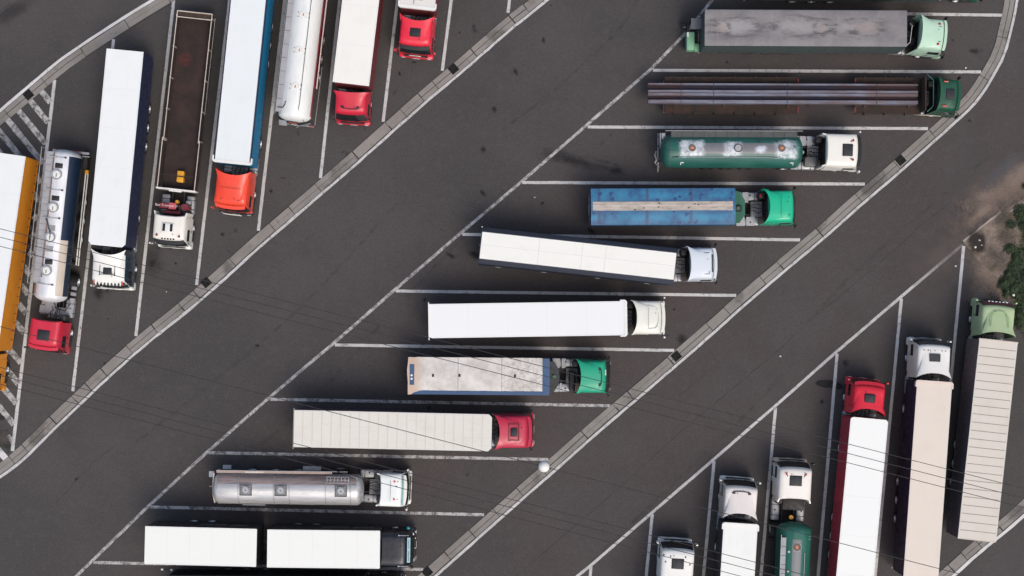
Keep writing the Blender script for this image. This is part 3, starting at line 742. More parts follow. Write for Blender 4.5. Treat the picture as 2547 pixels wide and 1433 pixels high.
SEAM = paint('roof seam', (.64, .64, .63, 1), .7, .2)
def boxbody(rig, L, W=2.5, Ht=4.0, roof=None, side=None, zb=1.12, x1=0.0, ribs=0, ribmat=None, fairing=None, cut=0.0, rnd=0.0, edge=None, edgew=.0, rearbar=None, frontside=None, name='box_body', rib_h=.02, narrow=None, straps=True):
    """closed load box: wall body, roof skin, optional raised seams and roof cap at the front"""
    hw = W / 2
    def outline(a, inset=0.0):
        x0, x1_ = x1 - L + inset, x1 - inset; y = a
        if cut: return [(x0, -y), (x1_ - cut, -y), (x1_, -y + cut), (x1_, y - cut), (x1_ - cut, y), (x0, y)]
        if rnd:
            pts = [(x0, -y)]
            for k in range(6): t = -math.pi / 2 + math.pi / 2 * k / 5; pts.append((x1_ - rnd + rnd * math.cos(t), -y + rnd + rnd * math.sin(t)))
            for k in range(6): t = math.pi / 2 * k / 5; pts.append((x1_ - rnd + rnd * math.cos(t), y - rnd + rnd * math.sin(t)))
            return pts + [(x0, y)]
        return [(x0, -y), (x1_, -y), (x1_, y), (x0, y)]
    b = MB(side); b.prism(outline(hw - .02, .02), zb, Ht - .06)
    bo = rig.p(b, name)
    tr = MB(edge or side)
    for sgn in (-1, 1):
        tr.box(x1 - L + .03, x1 - .3, sgn * (hw - .02), sgn * (hw - .003), zb, zb + .16)
        if straps:
            k = 0; xx = x1 - L + .4
            while xx < x1 - .6: tr.m(BLACK).box(xx, xx + .05, sgn * (hw - .02), sgn * (hw - .008), zb + .16, zb + .5); xx += .62
            tr.m(edge or side)
        tr.box(x1 - L + .03, x1 - .12, sgn * (hw - .02), sgn * (hw - .002), Ht - .22, Ht - .065)
    rig.p(tr, 'side_rail', parent=bo)
    rf = MB(roof)
    a = (narrow or hw)
    if edge and not narrow and edgew: a = hw - edgew
    bm = bmesh.new(); ol = outline(hw if not edgew else hw, 0)
    rf.m(edge if (edge and edgew) else roof)
    rf.prism(ol, Ht - .06, Ht - (.012 if edgew else 0))
    if edgew:
        rf.m(roof); o2 = [(x1 - L + (.06), -hw + edgew), (x1 - .12, -hw + edgew), (x1 - .12, hw - edgew), (x1 - L + .06, hw - edgew)]; rf.prism(o2, Ht - .011, Ht + .008)
    ro = rig.p(rf, 'roof', parent=bo)
    if not edgew:
        sm = MB(SEAM); e = .07 if not (cut or rnd) else .16; xa = x1 - L + .07; xb = x1 - (.07 if not (cut or rnd) else .30)
        for sgn in (-1, 1): sm.box(xa, xb, sgn * (hw - .06), sgn * (hw - .075), Ht - .001, Ht + .004)
        if not ribs:
            for k in range(1, 5): x = x1 - L + L * k / 5; sm.box(x - .006, x + .006, -hw + .08, hw - .08, Ht - .001, Ht + .003)
        rig.p(sm, 'roof_seam', parent=bo)
    if ribs:
        rb = MB(ribmat or roof)
        for k in range(1, ribs):
            x = x1 - L + L * k / ribs; rb.box(x - .022, x + .022, -hw + .085, hw - .085, Ht + .001, Ht + rib_h, .0)
        rig.p(rb, 'roof_rib', parent=bo)
    if fairing:
        f = MB(fairing); y = hw + .10
        pts = []
        for k in range(7): t = -math.pi / 2 + math.pi / 2 * k / 6; pts.append((x1 + .06 - .2 + .2 * math.cos(t), -y + .2 + .2 * math.sin(t)))
        for k in range(7): t = math.pi / 2 * k / 6; pts.append((x1 + .06 - .2 + .2 * math.cos(t), y - .2 + .2 * math.sin(t)))
        pts += [(x1 - .42, y), (x1 - .42, y - .09), (x1 - .12, y - .11), (x1 - .14, y - .22), (x1 - .14, -y + .22), (x1 - .12, -y + .11), (x1 - .42, -y + .09), (x1 - .42, -y)]
        f.prism(pts, Ht - .25, Ht + .035); rig.p(f, 'roof_cap', parent=bo)
    if rearbar:
        f = MB(rearbar); y = hw + .13; f.box(x1 - L - .03, x1 - L + .03, -y, y, Ht - .16, Ht + .02); rig.p(f, 'rear_frame', parent=bo)
    d_ = MB(side); d_.box(x1 - L - .02, x1 - L + .015, -hw + .06, -.012, zb + .05, Ht - .25); d_.box(x1 - L - .02, x1 - L + .015, .012, hw - .06, zb + .05, Ht - .25)
    dd = rig.p(d_, 'rear_door', parent=bo)
    return bo

ROOF_W = roofmat('white roof cool', S(236, 239, 242), .09, .10)
ROOF_W2 = roofmat('white roof warm', S(240, 238, 234), .09, .10)
ROOF_W3 = roofmat('white roof plain', S(237, 239, 238), .10, .09)
# ================================================================== left block, cabs pointing down the picture
# --- A0 orange lorry with white roof, cut by the left edge
T = Rig('box_lorry', 'orange box lorry with white roof on the hatched area at the left edge', 'lorry', (19, 383), (-51, 868), 4.0)
ORG = paint('orange side', (.72, .27, .015, 1), .5, .15)
boxbody(T, T.L, 2.5, 4.0, ROOF_W, ORG, edge=ORG); bogie(T, T.L, dull=True, wy=.95)
cab(T, (-62, 955), (-53, 890), 3.3, ORG, 'tail', hatch='dark', visor=ORG, bumper=ORG, mirror=ORG)
# --- A1 silver tanker with dark blue side
def tankmesh(rig, L, r, zc, matf, x1=0.0, dome=.5, name='tank', seg=48, rz=None, ends=None):
    rz = rz or r
    m = MB(); prof = []
    for k in range(8): t = math.pi / 2 * k / 7; prof.append((x1 - dome * (1 - math.sin(t)) , math.cos(t)))
    # front dome from tip to rim
    fr = [(x1 - dome + dome * math.cos(math.pi / 2 * k / 7), math.sin(math.pi / 2 * k / 7)) for k in range(8)]
    nb = 10; body = [(x1 - dome - (L - 2 * dome) * k / nb, 1) for k in range(1, nb + 1)]
    bk = [(x1 - L + dome - dome * math.sin(math.pi / 2 * k / 7), math.cos(math.pi / 2 * k / 7)) for k in range(1, 8)]
    P_ = fr + body + bk
    for i in range(len(P_) - 1):
        isend = i < 7 or i >= 7 + nb
        for k in range(seg):
            a0 = 2 * math.pi * k / seg; a1 = 2 * math.pi * (k + 1) / seg
            am = (a0 + a1) / 2; am = am if am <= math.pi else am - 2 * math.pi
            m.m(matf(math.degrees(am), isend, (P_[i][0] + P_[i + 1][0]) / 2))
            q = []
            for (x, f), a in ((P_[i], a0), (P_[i], a1), (P_[i + 1], a1), (P_[i + 1], a0)):
                q.append((x, r * max(f, .0005) * math.sin(a), zc + rz * max(f, .0005) * math.cos(a)))
            m.add(q, [(0, 1, 2, 3)])
    return rig.p(m, name)
def manhole(rig, par, x, y, z, r=.36, body=ALU, lid=WHITE):
    m = MB(body); m.cyl((x, y, z - .25), (x, y, z + .05), r, r * .96, 22); m.ring((x, y, z + .06), r * .95, .03)
    o = rig.p(m, 'manhole', parent=par)
    l = MB(lid); l.cyl((x, y, z + .05), (x, y, z + .10), r * .72, r * .62, 20); l.m(FRAME).box(x - .05, x + .2, y - .02, y + .02, z + .10, z + .14)
    rig.p(l, 'lid', parent=par); return o

T = Rig('tank_lorry', 'polished silver tank lorry with dark blue side and crimson cab', 'lorry', (165, 373), (125, 752), 2.4)
n = NB('polished tank'); f = n.noise(.7, 4, .6, sc3=(1, 3, 3)); STEELT = n.fin(n.mix(n.ramp(f, .35, .7), (.66, .67, .67, 1), (.78, .78, .77, 1)), .42, .2)
NAVY = paint('navy paint', (.008, .020, .045, 1), .45, .15)
NAVYD = paint('tank lower side', (.02, .035, .06, 1), .4, .3)
TANKREFL = paint('peach reflection', S(214, 200, 188), .4, .2)  # beige reflection on the polished tank, put into the colour
tk = tankmesh(T, T.L, 1.12, 2.38, lambda a, e, x_: ((NAVY if x_ < -4.2 else (TANKREFL if a < 62 else NAVYD)) if (30 < a < 120 and not e) else STEELT))
for x in (-.9, -4.9, -7.5):
    pass
for x, in ((-1.95,), (-4.35,), (-6.2,), (-8.75,)): pass
LT = T.L
def alongA(py): return -(750 - py) / 35.6      # distance behind the tank front for a photo row
for py in (433, 515, 589, 672): manhole(T, tk, alongA(py), -.12, 3.52, .37, ALU, WHITE)
for py in (411, 492, 650):
    m = MB(BLACK); x = alongA(py); m.box(x - .18, x + .18, -.32, .22, 3.44, 3.53, .05, 2); T.p(m, 'vent_box', parent=tk)
for py in (390, 471, 541, 706):
    m = MB(ALU); x = alongA(py); m.box(x - .03, x + .03, -.75, .34, 3.46, 3.53); m.m(BLACK).box(x - .05, x + .05, .30, .42, 3.44, 3.54); T.p(m, 'spray_bar', parent=tk)
MESHW = paint('walkway grating', (.36, .36, .37, 1), .7, .4)
m = MB(MESHW)
k = 0; x = -LT + .3
while x < -1.6: m.box(x, x + .44, -.98, -.56, 3.36, 3.40); x += .46
m.m(ALU).box(-LT + .2, -1.4, -1.01, -.98, 3.34, 3.42).box(-LT + .2, -1.4, -.56, -.53, 3.30, 3.42)
T.p(m, 'walkway', parent=tk)
m = MB(paint('orange spill rail', (.22, .11, .08, 1), .6, .5)); m.box(-LT + .4, -1.7, -.50, -.43, 3.38, 3.44); m.box(-1.55, -.55, -.98, -.66, 3.05, 3.09); T.p(m, 'spill_rail', parent=tk)
m = MB(ALU); m.tube([(-LT + .1, -1.2, 3.3), (-LT + .1, -1.2, 4.0), (-1.2, -1.2, 4.0), (-1.2, -1.2, 3.25)], .022); m.tube([(-1.55, -1.22, 3.2), (-.45, -1.22, 3.2), (-.45, -.75, 3.2)], .02); T.p(m, 'handrail', parent=tk)
m = MB(BLACK); m.tube([(alongA(545), -.55, 3.55), (alongA(555), -.35, 3.62), (alongA(565), -.30, 3.6), (alongA(575), -.14, 3.62), (alongA(589), -.10, 3.62)], .035); T.p(m, 'hose', parent=tk)
m = MB(GREYP)
for py in (566, 618): x = alongA(py); m.box(x - .2, x + .2, -.42, .15, 3.45, 3.50)
T.p(m, 'step_plate', parent=tk)
m = MB(paint('pale pipe', S(235, 235, 235), .35, .1))
for yy in (1.24, 1.40): m.cyl((alongA(418), yy, 1.45), (alongA(652), yy, 1.45), .045, seg=8)
T.p(m, 'hose_tube')
m = MB(YEL); m.box(alongA(420), alongA(409), 1.18, 1.45, 1.35, 1.55, .05); m.m(FRAME).box(-LT + .05, -LT + 1.2, .9, 1.25, .7, 1.3, .05); T.p(m, 'valve_box')
m = MB(ALU); m.box(-LT - .05, -LT + .12, -1.2, 1.42, 1.6, 1.7, .02); m.box(-LT + .22, -LT + .30, .9, 1.42, 1.5, 1.58); T.p(m, 'rear_rail')
m = MB(REDL); m.box(-LT - .02, -LT + .02, -.9, .9, 1.8, 1.86); T.p(m, 'reflector_strip')
bogie(T, T.L, legs=True, guard=False)
CRIM = paint('crimson cab paint', S(206, 40, 66), .35, .1)
C, L, cb = cab(T, (104, 861), (113, 798), 3.1, CRIM, 'flat', hatch='dark', visor=CRIM, bumper=CRIM, mirror=BLACK, wt=1.04, tip=0)
boxes(T, 'deck_plate', ALU, [(-L - 1.0, -L - .45, -1.2, 1.15, 1.02, 1.06), (-L - 1.5, -L - .45, -.75, .0, 1.062, 1.1)], C)
boxes(T, 'battery_box', ALU, [(-L - 1.35 - k * .42, -L - 1.1 - k * .42, .85, 1.22, .9, 1.1) for k in range(4)], C)
m = MB(BLACK); m.tube([(-L - 1.9, .1, 1.8), (-L - 1.4, -.15, 1.5), (-L - .9, .1, 1.4), (-L - .8, .7, 1.3), (-L - 1.3, 1.0, 1.4)], .035); m.tube([(-L - 1.8, .2, 1.7), (-L - 1.2, .3, 1.4), (-L - .3, .25, 1.8)], .03); T.p(m, 'coiled_hose', C)

# --- A2 white roof, navy curtain
T = Rig('curtain_lorry', 'white roofed box lorry with navy side, next to the silver tank lorry', 'lorry', (311, 125), (265, 612), 4.0)
NAVY2 = paint('navy curtain', (.016, .022, .06, 1), .5, .15)
boxbody(T, T.L, 2.56, 4.0, ROOF_W, NAVY2, cut=.22, edge=NAVY2); bogie(T, T.L)
C, L, cb = cab(T, (267, 702), (271, 634), 3.45, WHITE, 'tail', roofh=3.85, hatch='bars', visor=None, bumper=WHITE, mirror=WHITE, sidecol=paint('blue black side', (.012, .03, .05, 1), .3, .1), wt=1.12, tip=.4, hx=-1.15)
m = MB(BLACK)
for sgn in (-1, 1): m.box(-1.55, -.82, sgn * .52 - .018, sgn * .52 + .018, 3.62, 3.66)
m.box(-.93, -.89, -.56, .56, 3.62, 3.66); T.p(m, 'lamp_bar', C)
m = MB(WHITE)
for k in range(8):
    y = -.86 + k * .245; m.add([(-.46, y - .12, 3.28), (-.46, y + .12, 3.28), (-.12, y, 3.24), (-.46, y - .12, 3.2), (-.46, y + .12, 3.2), (-.12, y, 3.2)], [(0, 2, 1), (3, 4, 5), (0, 1, 4, 3), (1, 2, 5, 4), (2, 0, 3, 5)])
T.p(m, 'pennant_visor', C); m = MB(WHITE); m.box(.0, .08, -1.1, 1.1, 2.0, 2.1, .03); T.p(m, 'light_bar', C)
m = MB(REDL)
for sgn in (-1, 1): m.cyl((-.42, sgn * 1.0, 3.3), (-.2, sgn * 1.0, 3.28), .09, .02, 8)
T.p(m, 'corner_lamp', C)

# --- A3 open trailer, brown floor
T = Rig('flatbed_lorry', 'open dropside lorry with empty rust brown bed and white cab', 'lorry', (484.5, 31), (437, 470), 2.1)
n = NB('rusty bed floor'); f = n.noise(1.0, 6, .7); g = n.noise(5, 5, .8, sc3=(.4, 2, 1)); x, y, z = n.xyz()
c = n.mix(n.ramp(f, .35, .7), (.018, .012, .010, 1), (.042, .022, .017, 1)); c = n.mix(n.math('MULTIPLY', n.ramp(g, .55, .75), .5), c, (.06, .03, .021, 1))
d1 = n.math('ADD', n.math('POWER', n.math('ADD', x, 9.3), 2), n.math('POWER', n.math('ADD', y, .5), 2)); c = n.mix(n.math('MULTIPLY', n.math('MULTIPLY', n.ramp(n.math('ADD', d1, n.math('MULTIPLY', n.math('SUBTRACT', g, .5), .9)), .0, .4, 1, 0), n.ramp(f, .3, .6)), .55), c, (.13, .022, .016, 1))
BED = n.fin(c, .85, bump=g, bs=.2)
Lb = T.L
m = MB(BED); m.box(-Lb, 0, -1.2, 1.2, 1.2, 1.28); T.p(m, 'bed_floor')
step = 3.5
for sgn in (-1, 1):
    m = MB(paint('brown side board', (.05, .032, .026, 1), .8, .4)); m.box(-Lb, -step, sgn * 1.21, sgn * 1.245, 1.24, 2.05); m.box(-step, 0, sgn * 1.29, sgn * 1.32, 1.24, 2.05)
    so_ = T.p(m, 'side_board')
    m = MB(CREAM); m.box(-Lb, -step, sgn * 1.20, sgn * 1.255, 2.05, 2.10); m.box(-step, 0, sgn * 1.28, sgn * 1.335, 2.05, 2.10)
    for k in range(5): xx = -Lb + k * 2.2 + .3; m.box(xx - .04, xx + .04, sgn * 1.2, sgn * 1.28, 1.25, 2.12)
    m.box(-step - .04, -step + .04, sgn * 1.2, sgn * 1.34, 1.2, 2.11); T.p(m, 'top_rail', parent=so_)
    m = MB(WHITE); m.box(-Lb + .1, -Lb + 7, sgn * 1.27, sgn * 1.285, 1.22, 1.27); T.p(m, 'reflector_strip', parent=so_)
m = MB(WHITE); m.box(-.02, .10, -1.42, 1.42, 1.24, 2.12, .02); m.box(.10, .2, -.5, .4, 1.9, 2.05, .02); T.p(m, 'front_board')
m = MB(CREAM); m.box(-Lb - .04, -Lb + .02, -1.24, 1.24, 1.24, 2.08); m.box(-Lb + .38, -Lb + .44, -1.2, 1.2, 2.02, 2.07); m.m(FRAMER).box(-Lb + .02, -Lb + .38, -1.2, 1.2, 1.9, 1.93); T.p(m, 'tailgate')
m = MB(FRAMER); m.cyl((-.95, -1.2, 1.95), (-.95, 1.2, 1.95), .02, seg=6); T.p(m, 'lashing_bar')
bogie(T, T.L, z=1.19, dull=True, wy=.95, guard=False)
# yellow box riding in the bed
yb = MB(YEL); yb.box(-.40, -.02, -.24, .24, 0, .5, .05, 2); yb.box(.02, .40, -.24, .24, 0, .5, .05, 2)
yr = bpy.data.objects.new('yellow_case', None); col.objects.link(yr); p = at(448, 439, 1.8); yr.location = (p.x, p.y, 1.285); yr.rotation_euler = (0, 0, T.ang)
tag(yr, 'yellow two-part case on the brown floor of the open lorry bed', 'case')
yb.build('case_body', yr); q = MB(BLACK); q.box(-.015, .015, -.25, .25, .0, .51); q.build('strap', yr)
C, L, cb = cab(T, (417, 597), (422, 537), 3.1, paint('ivory white', S(240, 236, 230), .4, .12), 'fins', hatch=None, visor=BLACK, bumper=WHITE, mirror=WHITE, wt=1.10, horns=0)
m = MB(WHITE); m.box(-1.55, -.85, -.46, .38, 3.10, 3.22, .05, 2); ho = T.p(m, 'roof_hatch', C)
m = MB(GLASS); m.box(-1.5, -.98, -.40, -.22, 3.222, 3.24, .03); m.box(-1.5, -.98, .12, .30, 3.222, 3.24, .03); T.p(m, 'hatch_window', parent=ho)
for yy in (-.78, .78):
    m = MB(paint('horn brown red', (.25, .03, .02, 1), .4, .2)); m.cyl((-.78, yy, 3.14), (-.62, yy, 3.15), .03, .10, 10); T.p(m, 'air_horn', C)
m = MB(BLACK)
for k in range(5): m.cyl((-.5, -.42 + k * .2, 3.0), (-.42, -.42 + k * .2, 3.02), .06, seg=10)
T.p(m, 'roof_lamps', C)
DRED = paint('dark red equipment', (.20, .018, .028, 1), .4, .3)
m = MB(DRED); m.box(-L - .95, -L - .55, -1.05, .15, 1.2, 2.2, .04); m.box(-L - .45, -L - .2, -.8, .5, 1.1, 1.9, .04)
m.cyl((-L - .72, .8, 1.2), (-L - .72, .8, 2.25), .25, seg=18); bx_ = T.p(m, 'tool_cabinet', C)
m = MB(paint('red face', S(200, 85, 95), .5, .1)); m.box(-L - .97, -L - .53, -.32, .16, 2.2, 2.215); T.p(m, 'red_panel', parent=bx_)
textobj('lettering', 'Ban Tromper Jr', .25, paint('lettering white', S(240, 215, 220), .5, .02), T.root, C @ Matrix.Translation((-L - .76, -.5, 2.222)) @ Matrix.Rotation(math.pi / 2, 4, 'Z'))
m = MB(YEL); m.cyl((-L - 1.1, .12, 1.5), (-L - 1.1, .12, 1.85), .13, .12, 12); T.p(m, 'beacon', C)
m = MB(ALU); m.box(-L - 1.25, -L - 1.02, .68, 1.05, 1.3, 1.6, .04); T.p(m, 'air_tank', C)

# --- A4 white roof, teal side, orange red cab
T = Rig('curtain_lorry', 'long white roofed lorry with bright blue side and orange red cab', 'lorry', (627, -88), (577, 405), 4.0)
TEAL = paint('bright blue curtain', (.006, .19, .36, 1), .5, .1)
boxbody(T, T.L, 2.56, 4.0, roofmat('white roof blueish', S(231, 237, 241), .09, .10), TEAL, edge=paint('navy trim', (.012, .02, .05, 1), .5, .1), edgew=.09, fairing=WHITE); bogie(T, T.L)
ORD = paint('orange red cab', S(250, 74, 48), .3, .06)
C, L, cb = cab(T, (570, 509), (579, 436), 3.4, ORD, 'tail', roofh=3.65, hatch='seam', visor=ORD, bumper=BLACK, mirror=ORD, wt=1.12, tip=.35)
m = MB(WHITE); m.box(.13, .19, -.9, .45, .75, .85, .02); T.p(m, 'bumper_trim', C)

# --- A5 white tank, seen from behind (drives up the picture)
T = Rig('tank_lorry', 'white tank lorry seen from above with bolted round lids and orange plate', 'lorry', (731, 303), (782, -140), 2.4)
n = NB('white tank paint'); f = n.noise(.8, 5, .6, sc3=(1, 3, 3)); TW = n.fin(n.mix(n.ramp(f, .4, .75), S(238, 240, 240), S(225, 228, 230)), .45)
REDS = paint('red band', (.42, .03, .07, 1), .35, .1)
tk = tankmesh(T, T.L, 1.15, 2.35, lambda a, e, x_: (REDS if (-125 < a < -72 and not e) else TW), dome=.45)
LT = T.L
def alongT(py): return -(py + 140) / 36.2
for py in (50, 140, 232, -40):
    x = alongT(py); m = MB(WHITE); m.cyl((x, 0, 3.45), (x, 0, 3.54), .28, .24, 20); m.m(paint('orange label', (.6, .2, .08, 1), .5, .1)).box(x - .09, x + .09, -.045, .045, 3.54, 3.552)
    mo = T.p(m, 'manhole', parent=tk); m = MB(FRAME)
    for k in range(8): a = 6.283 * (k + .5) / 8; m.cyl((x + .40 * math.cos(a), .40 * math.sin(a), 3.40), (x + .40 * math.cos(a), .40 * math.sin(a), 3.47), .035, seg=6)
    T.p(m, 'bolts', parent=mo)
m = MB(MESHW); x = -LT + .5
while x < -.6: m.box(x, x + .92, .78, 1.22, 3.10, 3.14); x += .95
m.m(ALU).box(-LT + .4, -.4, 1.22, 1.25, 3.08, 3.2).box(-LT + .4, -.4, .75, .78, 3.08, 3.16); T.p(m, 'walkway', parent=tk)
m = MB(ALU); m.tube([(-LT + .3, 1.3, 3.1), (-LT + .3, 1.3, 3.3), (-.4, 1.3, 3.3)], .02); T.p(m, 'handrail', parent=tk)
m = MB(BLACK); m.tube([(-1, -.42, 3.47), (-LT + 1.2, -.42, 3.47), (-LT + .8, -.38, 3.44), (-LT + .4, -.5, 3.2), (-LT + .05, -.75, 2.7)], .022); m.tube([(-LT + 1.25, .55, 3.42), (-LT + 1.0, .6, 3.4), (-LT + .8, .75, 3.25), (-LT + .8, 1.1, 3.2)], .03); T.p(m, 'hose', parent=tk)
m = MB(paint('orange plate', (.62, .13, .03, 1), .5, .2)); m.box(-LT - .08, -LT - .05, -.25, .35, 2.15, 2.55); m.m(BLACK).box(-LT - .075, -LT - .04, -.29, .39, 2.11, 2.59); T.p(m, 'hazard_plate')
m = MB(ALU); m.box(-LT - .05, -LT + .2, .75, 1.3, 1.0, 1.1, .02).box(-LT - .15, -LT + .0, .75, 1.3, .7, .78)
T.p(m, 'rear_step'); m = MB(ALU); m.tube([(-LT - .2, 0, 1.0), (-LT - .1, -.4, 1.5), (-LT + .05, -1.1, 2.0)], .05); T.p(m, 'rear_pipe'); m = MB(FRAME); m.tube([(-LT - .05, -.1, 1.2), (-LT + .0, -.6, 1.7), (-LT + .2, -1.2, 2.2)], .04); T.p(m, 'rear_pipe')
m = MB(PINKW := paint('pinkish rail', S(225, 200, 200), .5, .1)); m.cyl((alongT(225), -1.28, 2.2), (alongT(-30), -1.28, 2.2), .05, seg=8); T.p(m, 'side_pipe')
m = MB(ALU); m.tube([(-LT + .05, -1.32, 1.3), (-LT + 2.6, -1.36, 1.35), (-LT + 4.2, -1.36, 1.35)], .03); T.p(m, 'side_guard')
bogie(T, T.L, guard=False)
cab(T, (797, -270), (790, -205), 3.2, WHITE, 'tail', hatch='dark')

# --- A6 white roof, dark red side
T = Rig('curtain_lorry', 'white roofed lorry with dark red side, right of the white tank', 'lorry', (930, -278), (872.5, 209), 4.0)
DR = paint('dark red curtain', (.16, .018, .025, 1), .55, .25)
boxbody(T, T.L, 2.54, 4.0, ROOF_W2, DR, edge=DR); bogie(T, T.L)
RED6 = paint('red cab paint', S(208, 36, 62), .33, .1)
cab(T, (870, 282), (873, 231), 3.25, RED6, 'tail', roofh=3.45, hatch='line', visor=None, bumper=RED6, tip=.1, wt=1.06)
# --- A7 red cab with hatch, white box
T = Rig('curtain_lorry', 'lorry at top edge, red cab with black hatch and scuffed white box', 'lorry', (1090, -465), (1037, 20), 4.0)
boxbody(T, T.L, 2.46, 4.0, roofmat('white roof grey', S(226, 223, 220), .12, .18), DR, edge=DR, fairing=WHITE); bogie(T, T.L)
RED7 = paint('bright red cab', S(232, 44, 68), .3, .06)
C, L, cb = cab(T, (1030, 112), (1036, 52), 3.35, RED7, 'tail', roofh=3.5, hatch='dark', visor=BLACK, bumper=RED7, mirror=RED7, tip=.42, wt=1.08, hx=-1.25)
m = MB(WHITE); m.box(.05, .10, -.45, .42, 1.62, 1.70, .02); T.p(m, 'name_board', C)
m = MB(paint('grey streak', (.35, .33, .32, 1), .8, .1)); m.box(-1.6, -.25, -.30, -.22, 4.009, 4.013).box(-.62, -.55, -.35, .35, 4.009, 4.014); T.p(m, 'roof_scuff')

# ================================================================== middle block, cabs pointing right
# --- B1 grey tarpaulin
T = Rig('tarpaulin_lorry', 'grey stained tarpaulin lorry with pale mint cab, uppermost of the right block', 'lorry', (1753, 68.5), (2256, 71), 4.0)
n = NB('grey tarpaulin'); x, y, z = n.xyz(); f = n.noise(.6, 6, .7); g = n.noise(2.4, 6, .75, sc3=(.6, 1.4, 1)); h = n.noise(7, 4, .7)
c = n.mix(n.ramp(f, .3, .7), (.165, .155, .155, 1), (.235, .22, .215, 1))
def pool(cx, cy, rx, ry, inner=.55, outer=1.1):
    q = n.math('ADD', n.math('POWER', n.math('MULTIPLY', n.math('SUBTRACT', x, cx), 1 / rx), 2), n.math('POWER', n.math('MULTIPLY', n.math('SUBTRACT', y, cy), 1 / ry), 2))
    q = n.math('ADD', n.math('SQRT', q), n.math('MULTIPLY', n.math('SUBTRACT', g, .5), 1.6)); return q
for (cx, cy, rx, ry, colr) in ((-11.9, .05, 1.6, .62, (.36, .35, .35, 1)), (-12.8, .0, .5, .5, (.36, .27, .23, 1)), (-7.3, .1, 1.9, .62, (.35, .34, .33, 1)), (-2.9, .05, 1.3, .55, (.33, .26, .24, 1)), (-4.3, .0, .8, .5, (.33, .31, .30, 1)), (-5.9, 0, .5, .4, (.33, .26, .235, 1))):
    q = pool(cx, cy, rx, ry)
    c = n.mix(n.math('MULTIPLY', n.math('MULTIPLY', n.math('MULTIPLY', n.ramp(q, .6, 1.0), n.ramp(q, 1.05, 1.6, 1, 0)), n.ramp(n.noise(1.6, 5, .7, sc3=(.5, 2.2, 1)), .42, .62)), .8), c, (.085, .078, .078, 1))
    c = n.mix(n.math('MULTIPLY', n.ramp(q, .2, 1.05, 1, 0), .5), c, colr)
for sx in (-13.1, -9.35, -4.75): c = n.mix(n.math('MULTIPLY', n.band(x, sx - .02, sx + .02, .03), .35), c, (.3, .29, .28, 1))
c = n.mix(n.math('MULTIPLY', n.ramp(h, .5, .8), .25), c, (.10, .095, .095, 1))
TARP = n.fin(c, .75, bump=f, bs=.4, bd=.08)
SL = paint('slate tarpaulin side', (.055, .075, .072, 1), .6, .35)
m = MB(TARP); rows = []
Lb = T.L
for i in range(41):
    xx = -Lb + Lb * i / 40; sag = .05 * abs(math.sin(math.pi * i / 8))
    rows.append([(xx, yy, 4.0 - (sag * max(0, 1 - (yy / 1.1) ** 2)) - (.03 if abs(yy) > 1.2 else 0)) for yy in (-1.25, -1.2, -.8, -.4, 0, .4, .8, 1.2, 1.25)])
m.shell(rows, (0, 0, -.03)); tr_ = T.p(m, 'tarpaulin')
m = MB(SL)
for sgn in (-1, 1):
    rows = []
    for i in range(61):
        xx = -Lb + Lb * i / 60; wv = .02 * math.sin(i * 1.9) + .012 * math.sin(i * .7)
        rows.append([(xx, sgn * 1.245, 3.965), (xx, sgn * (1.262 + wv), 2.6), (xx, sgn * (1.27 + wv), 1.35 + .03 * math.sin(i * 2.3))])
    m.shell(rows, (0, -sgn * .03, 0))
m.box(-Lb, -Lb + .04, -1.22, 1.22, 1.3, 3.95); m.box(-.04, 0, -1.22, 1.22, 1.3, 3.95); T.p(m, 'side_tarpaulin')
m = MB(FRAME); m.box(-Lb, 0, -1.22, 1.22, 1.1, 1.3); T.p(m, 'load_floor'); bogie(T, T.L, dull=True, wy=.95, guard=False)
MINT = paint('pale mint cab', S(188, 220, 200), .35, .12)
C, L, cb = cab(T, (2350, 86), (2290, 81), 3.2, MINT, 'tail', roofh=3.7, hatch=None, visor=MINT, bumper=MINT, mirror=BLACK, wt=1.04, tip=.2)
m = MB(MINT); m.ring((-1.05, -.02, 3.21), .36, .014, 28); m.m(BLACK).ring((-.98, -.02, 3.215), .08, .014, 14)
T.p(m, 'roof_pressing', C)
m = MB(BLACK)
for sgn in (-1, 1): m.box(-1.1, -.62, sgn * .52 - .015, sgn * .52 + .015, 3.205, 3.225)
T.p(m, 'roof_groove', C)
for sgn in (-1, 1):
    m = MB(REDL); m.cyl((-.82, sgn * .70, 3.2), (-.74, sgn * .70, 3.28), .09, .05, 10); T.p(m, 'beacon_cap', C)
m = MB(WHITE); m.tube([(-L - .7, -.8, 2.2), (-L - .5, -.6, 2.5), (-L - .45, .6, 2.5), (-L - .55, .8, 2.2)], .03); T.p(m, 'cable_frame', C)
m = MB(RUBBER); m.cyl((-L - .3, -.7, 2.0), (-L - .3, -.2, 2.0), .35, seg=20); T.p(m, 'exhaust_stack', C)
# the small forklift carried on its tail
fr = bpy.data.objects.new('forklift', None); col.objects.link(fr); p = at(1730, 84, 1.6); fr.location = (p.x, p.y, .0); fr.rotation_euler = (0, 0, math.pi / 2)
tag(fr, 'small green forklift hung on the rear of the grey tarpaulin lorry', 'forklift')
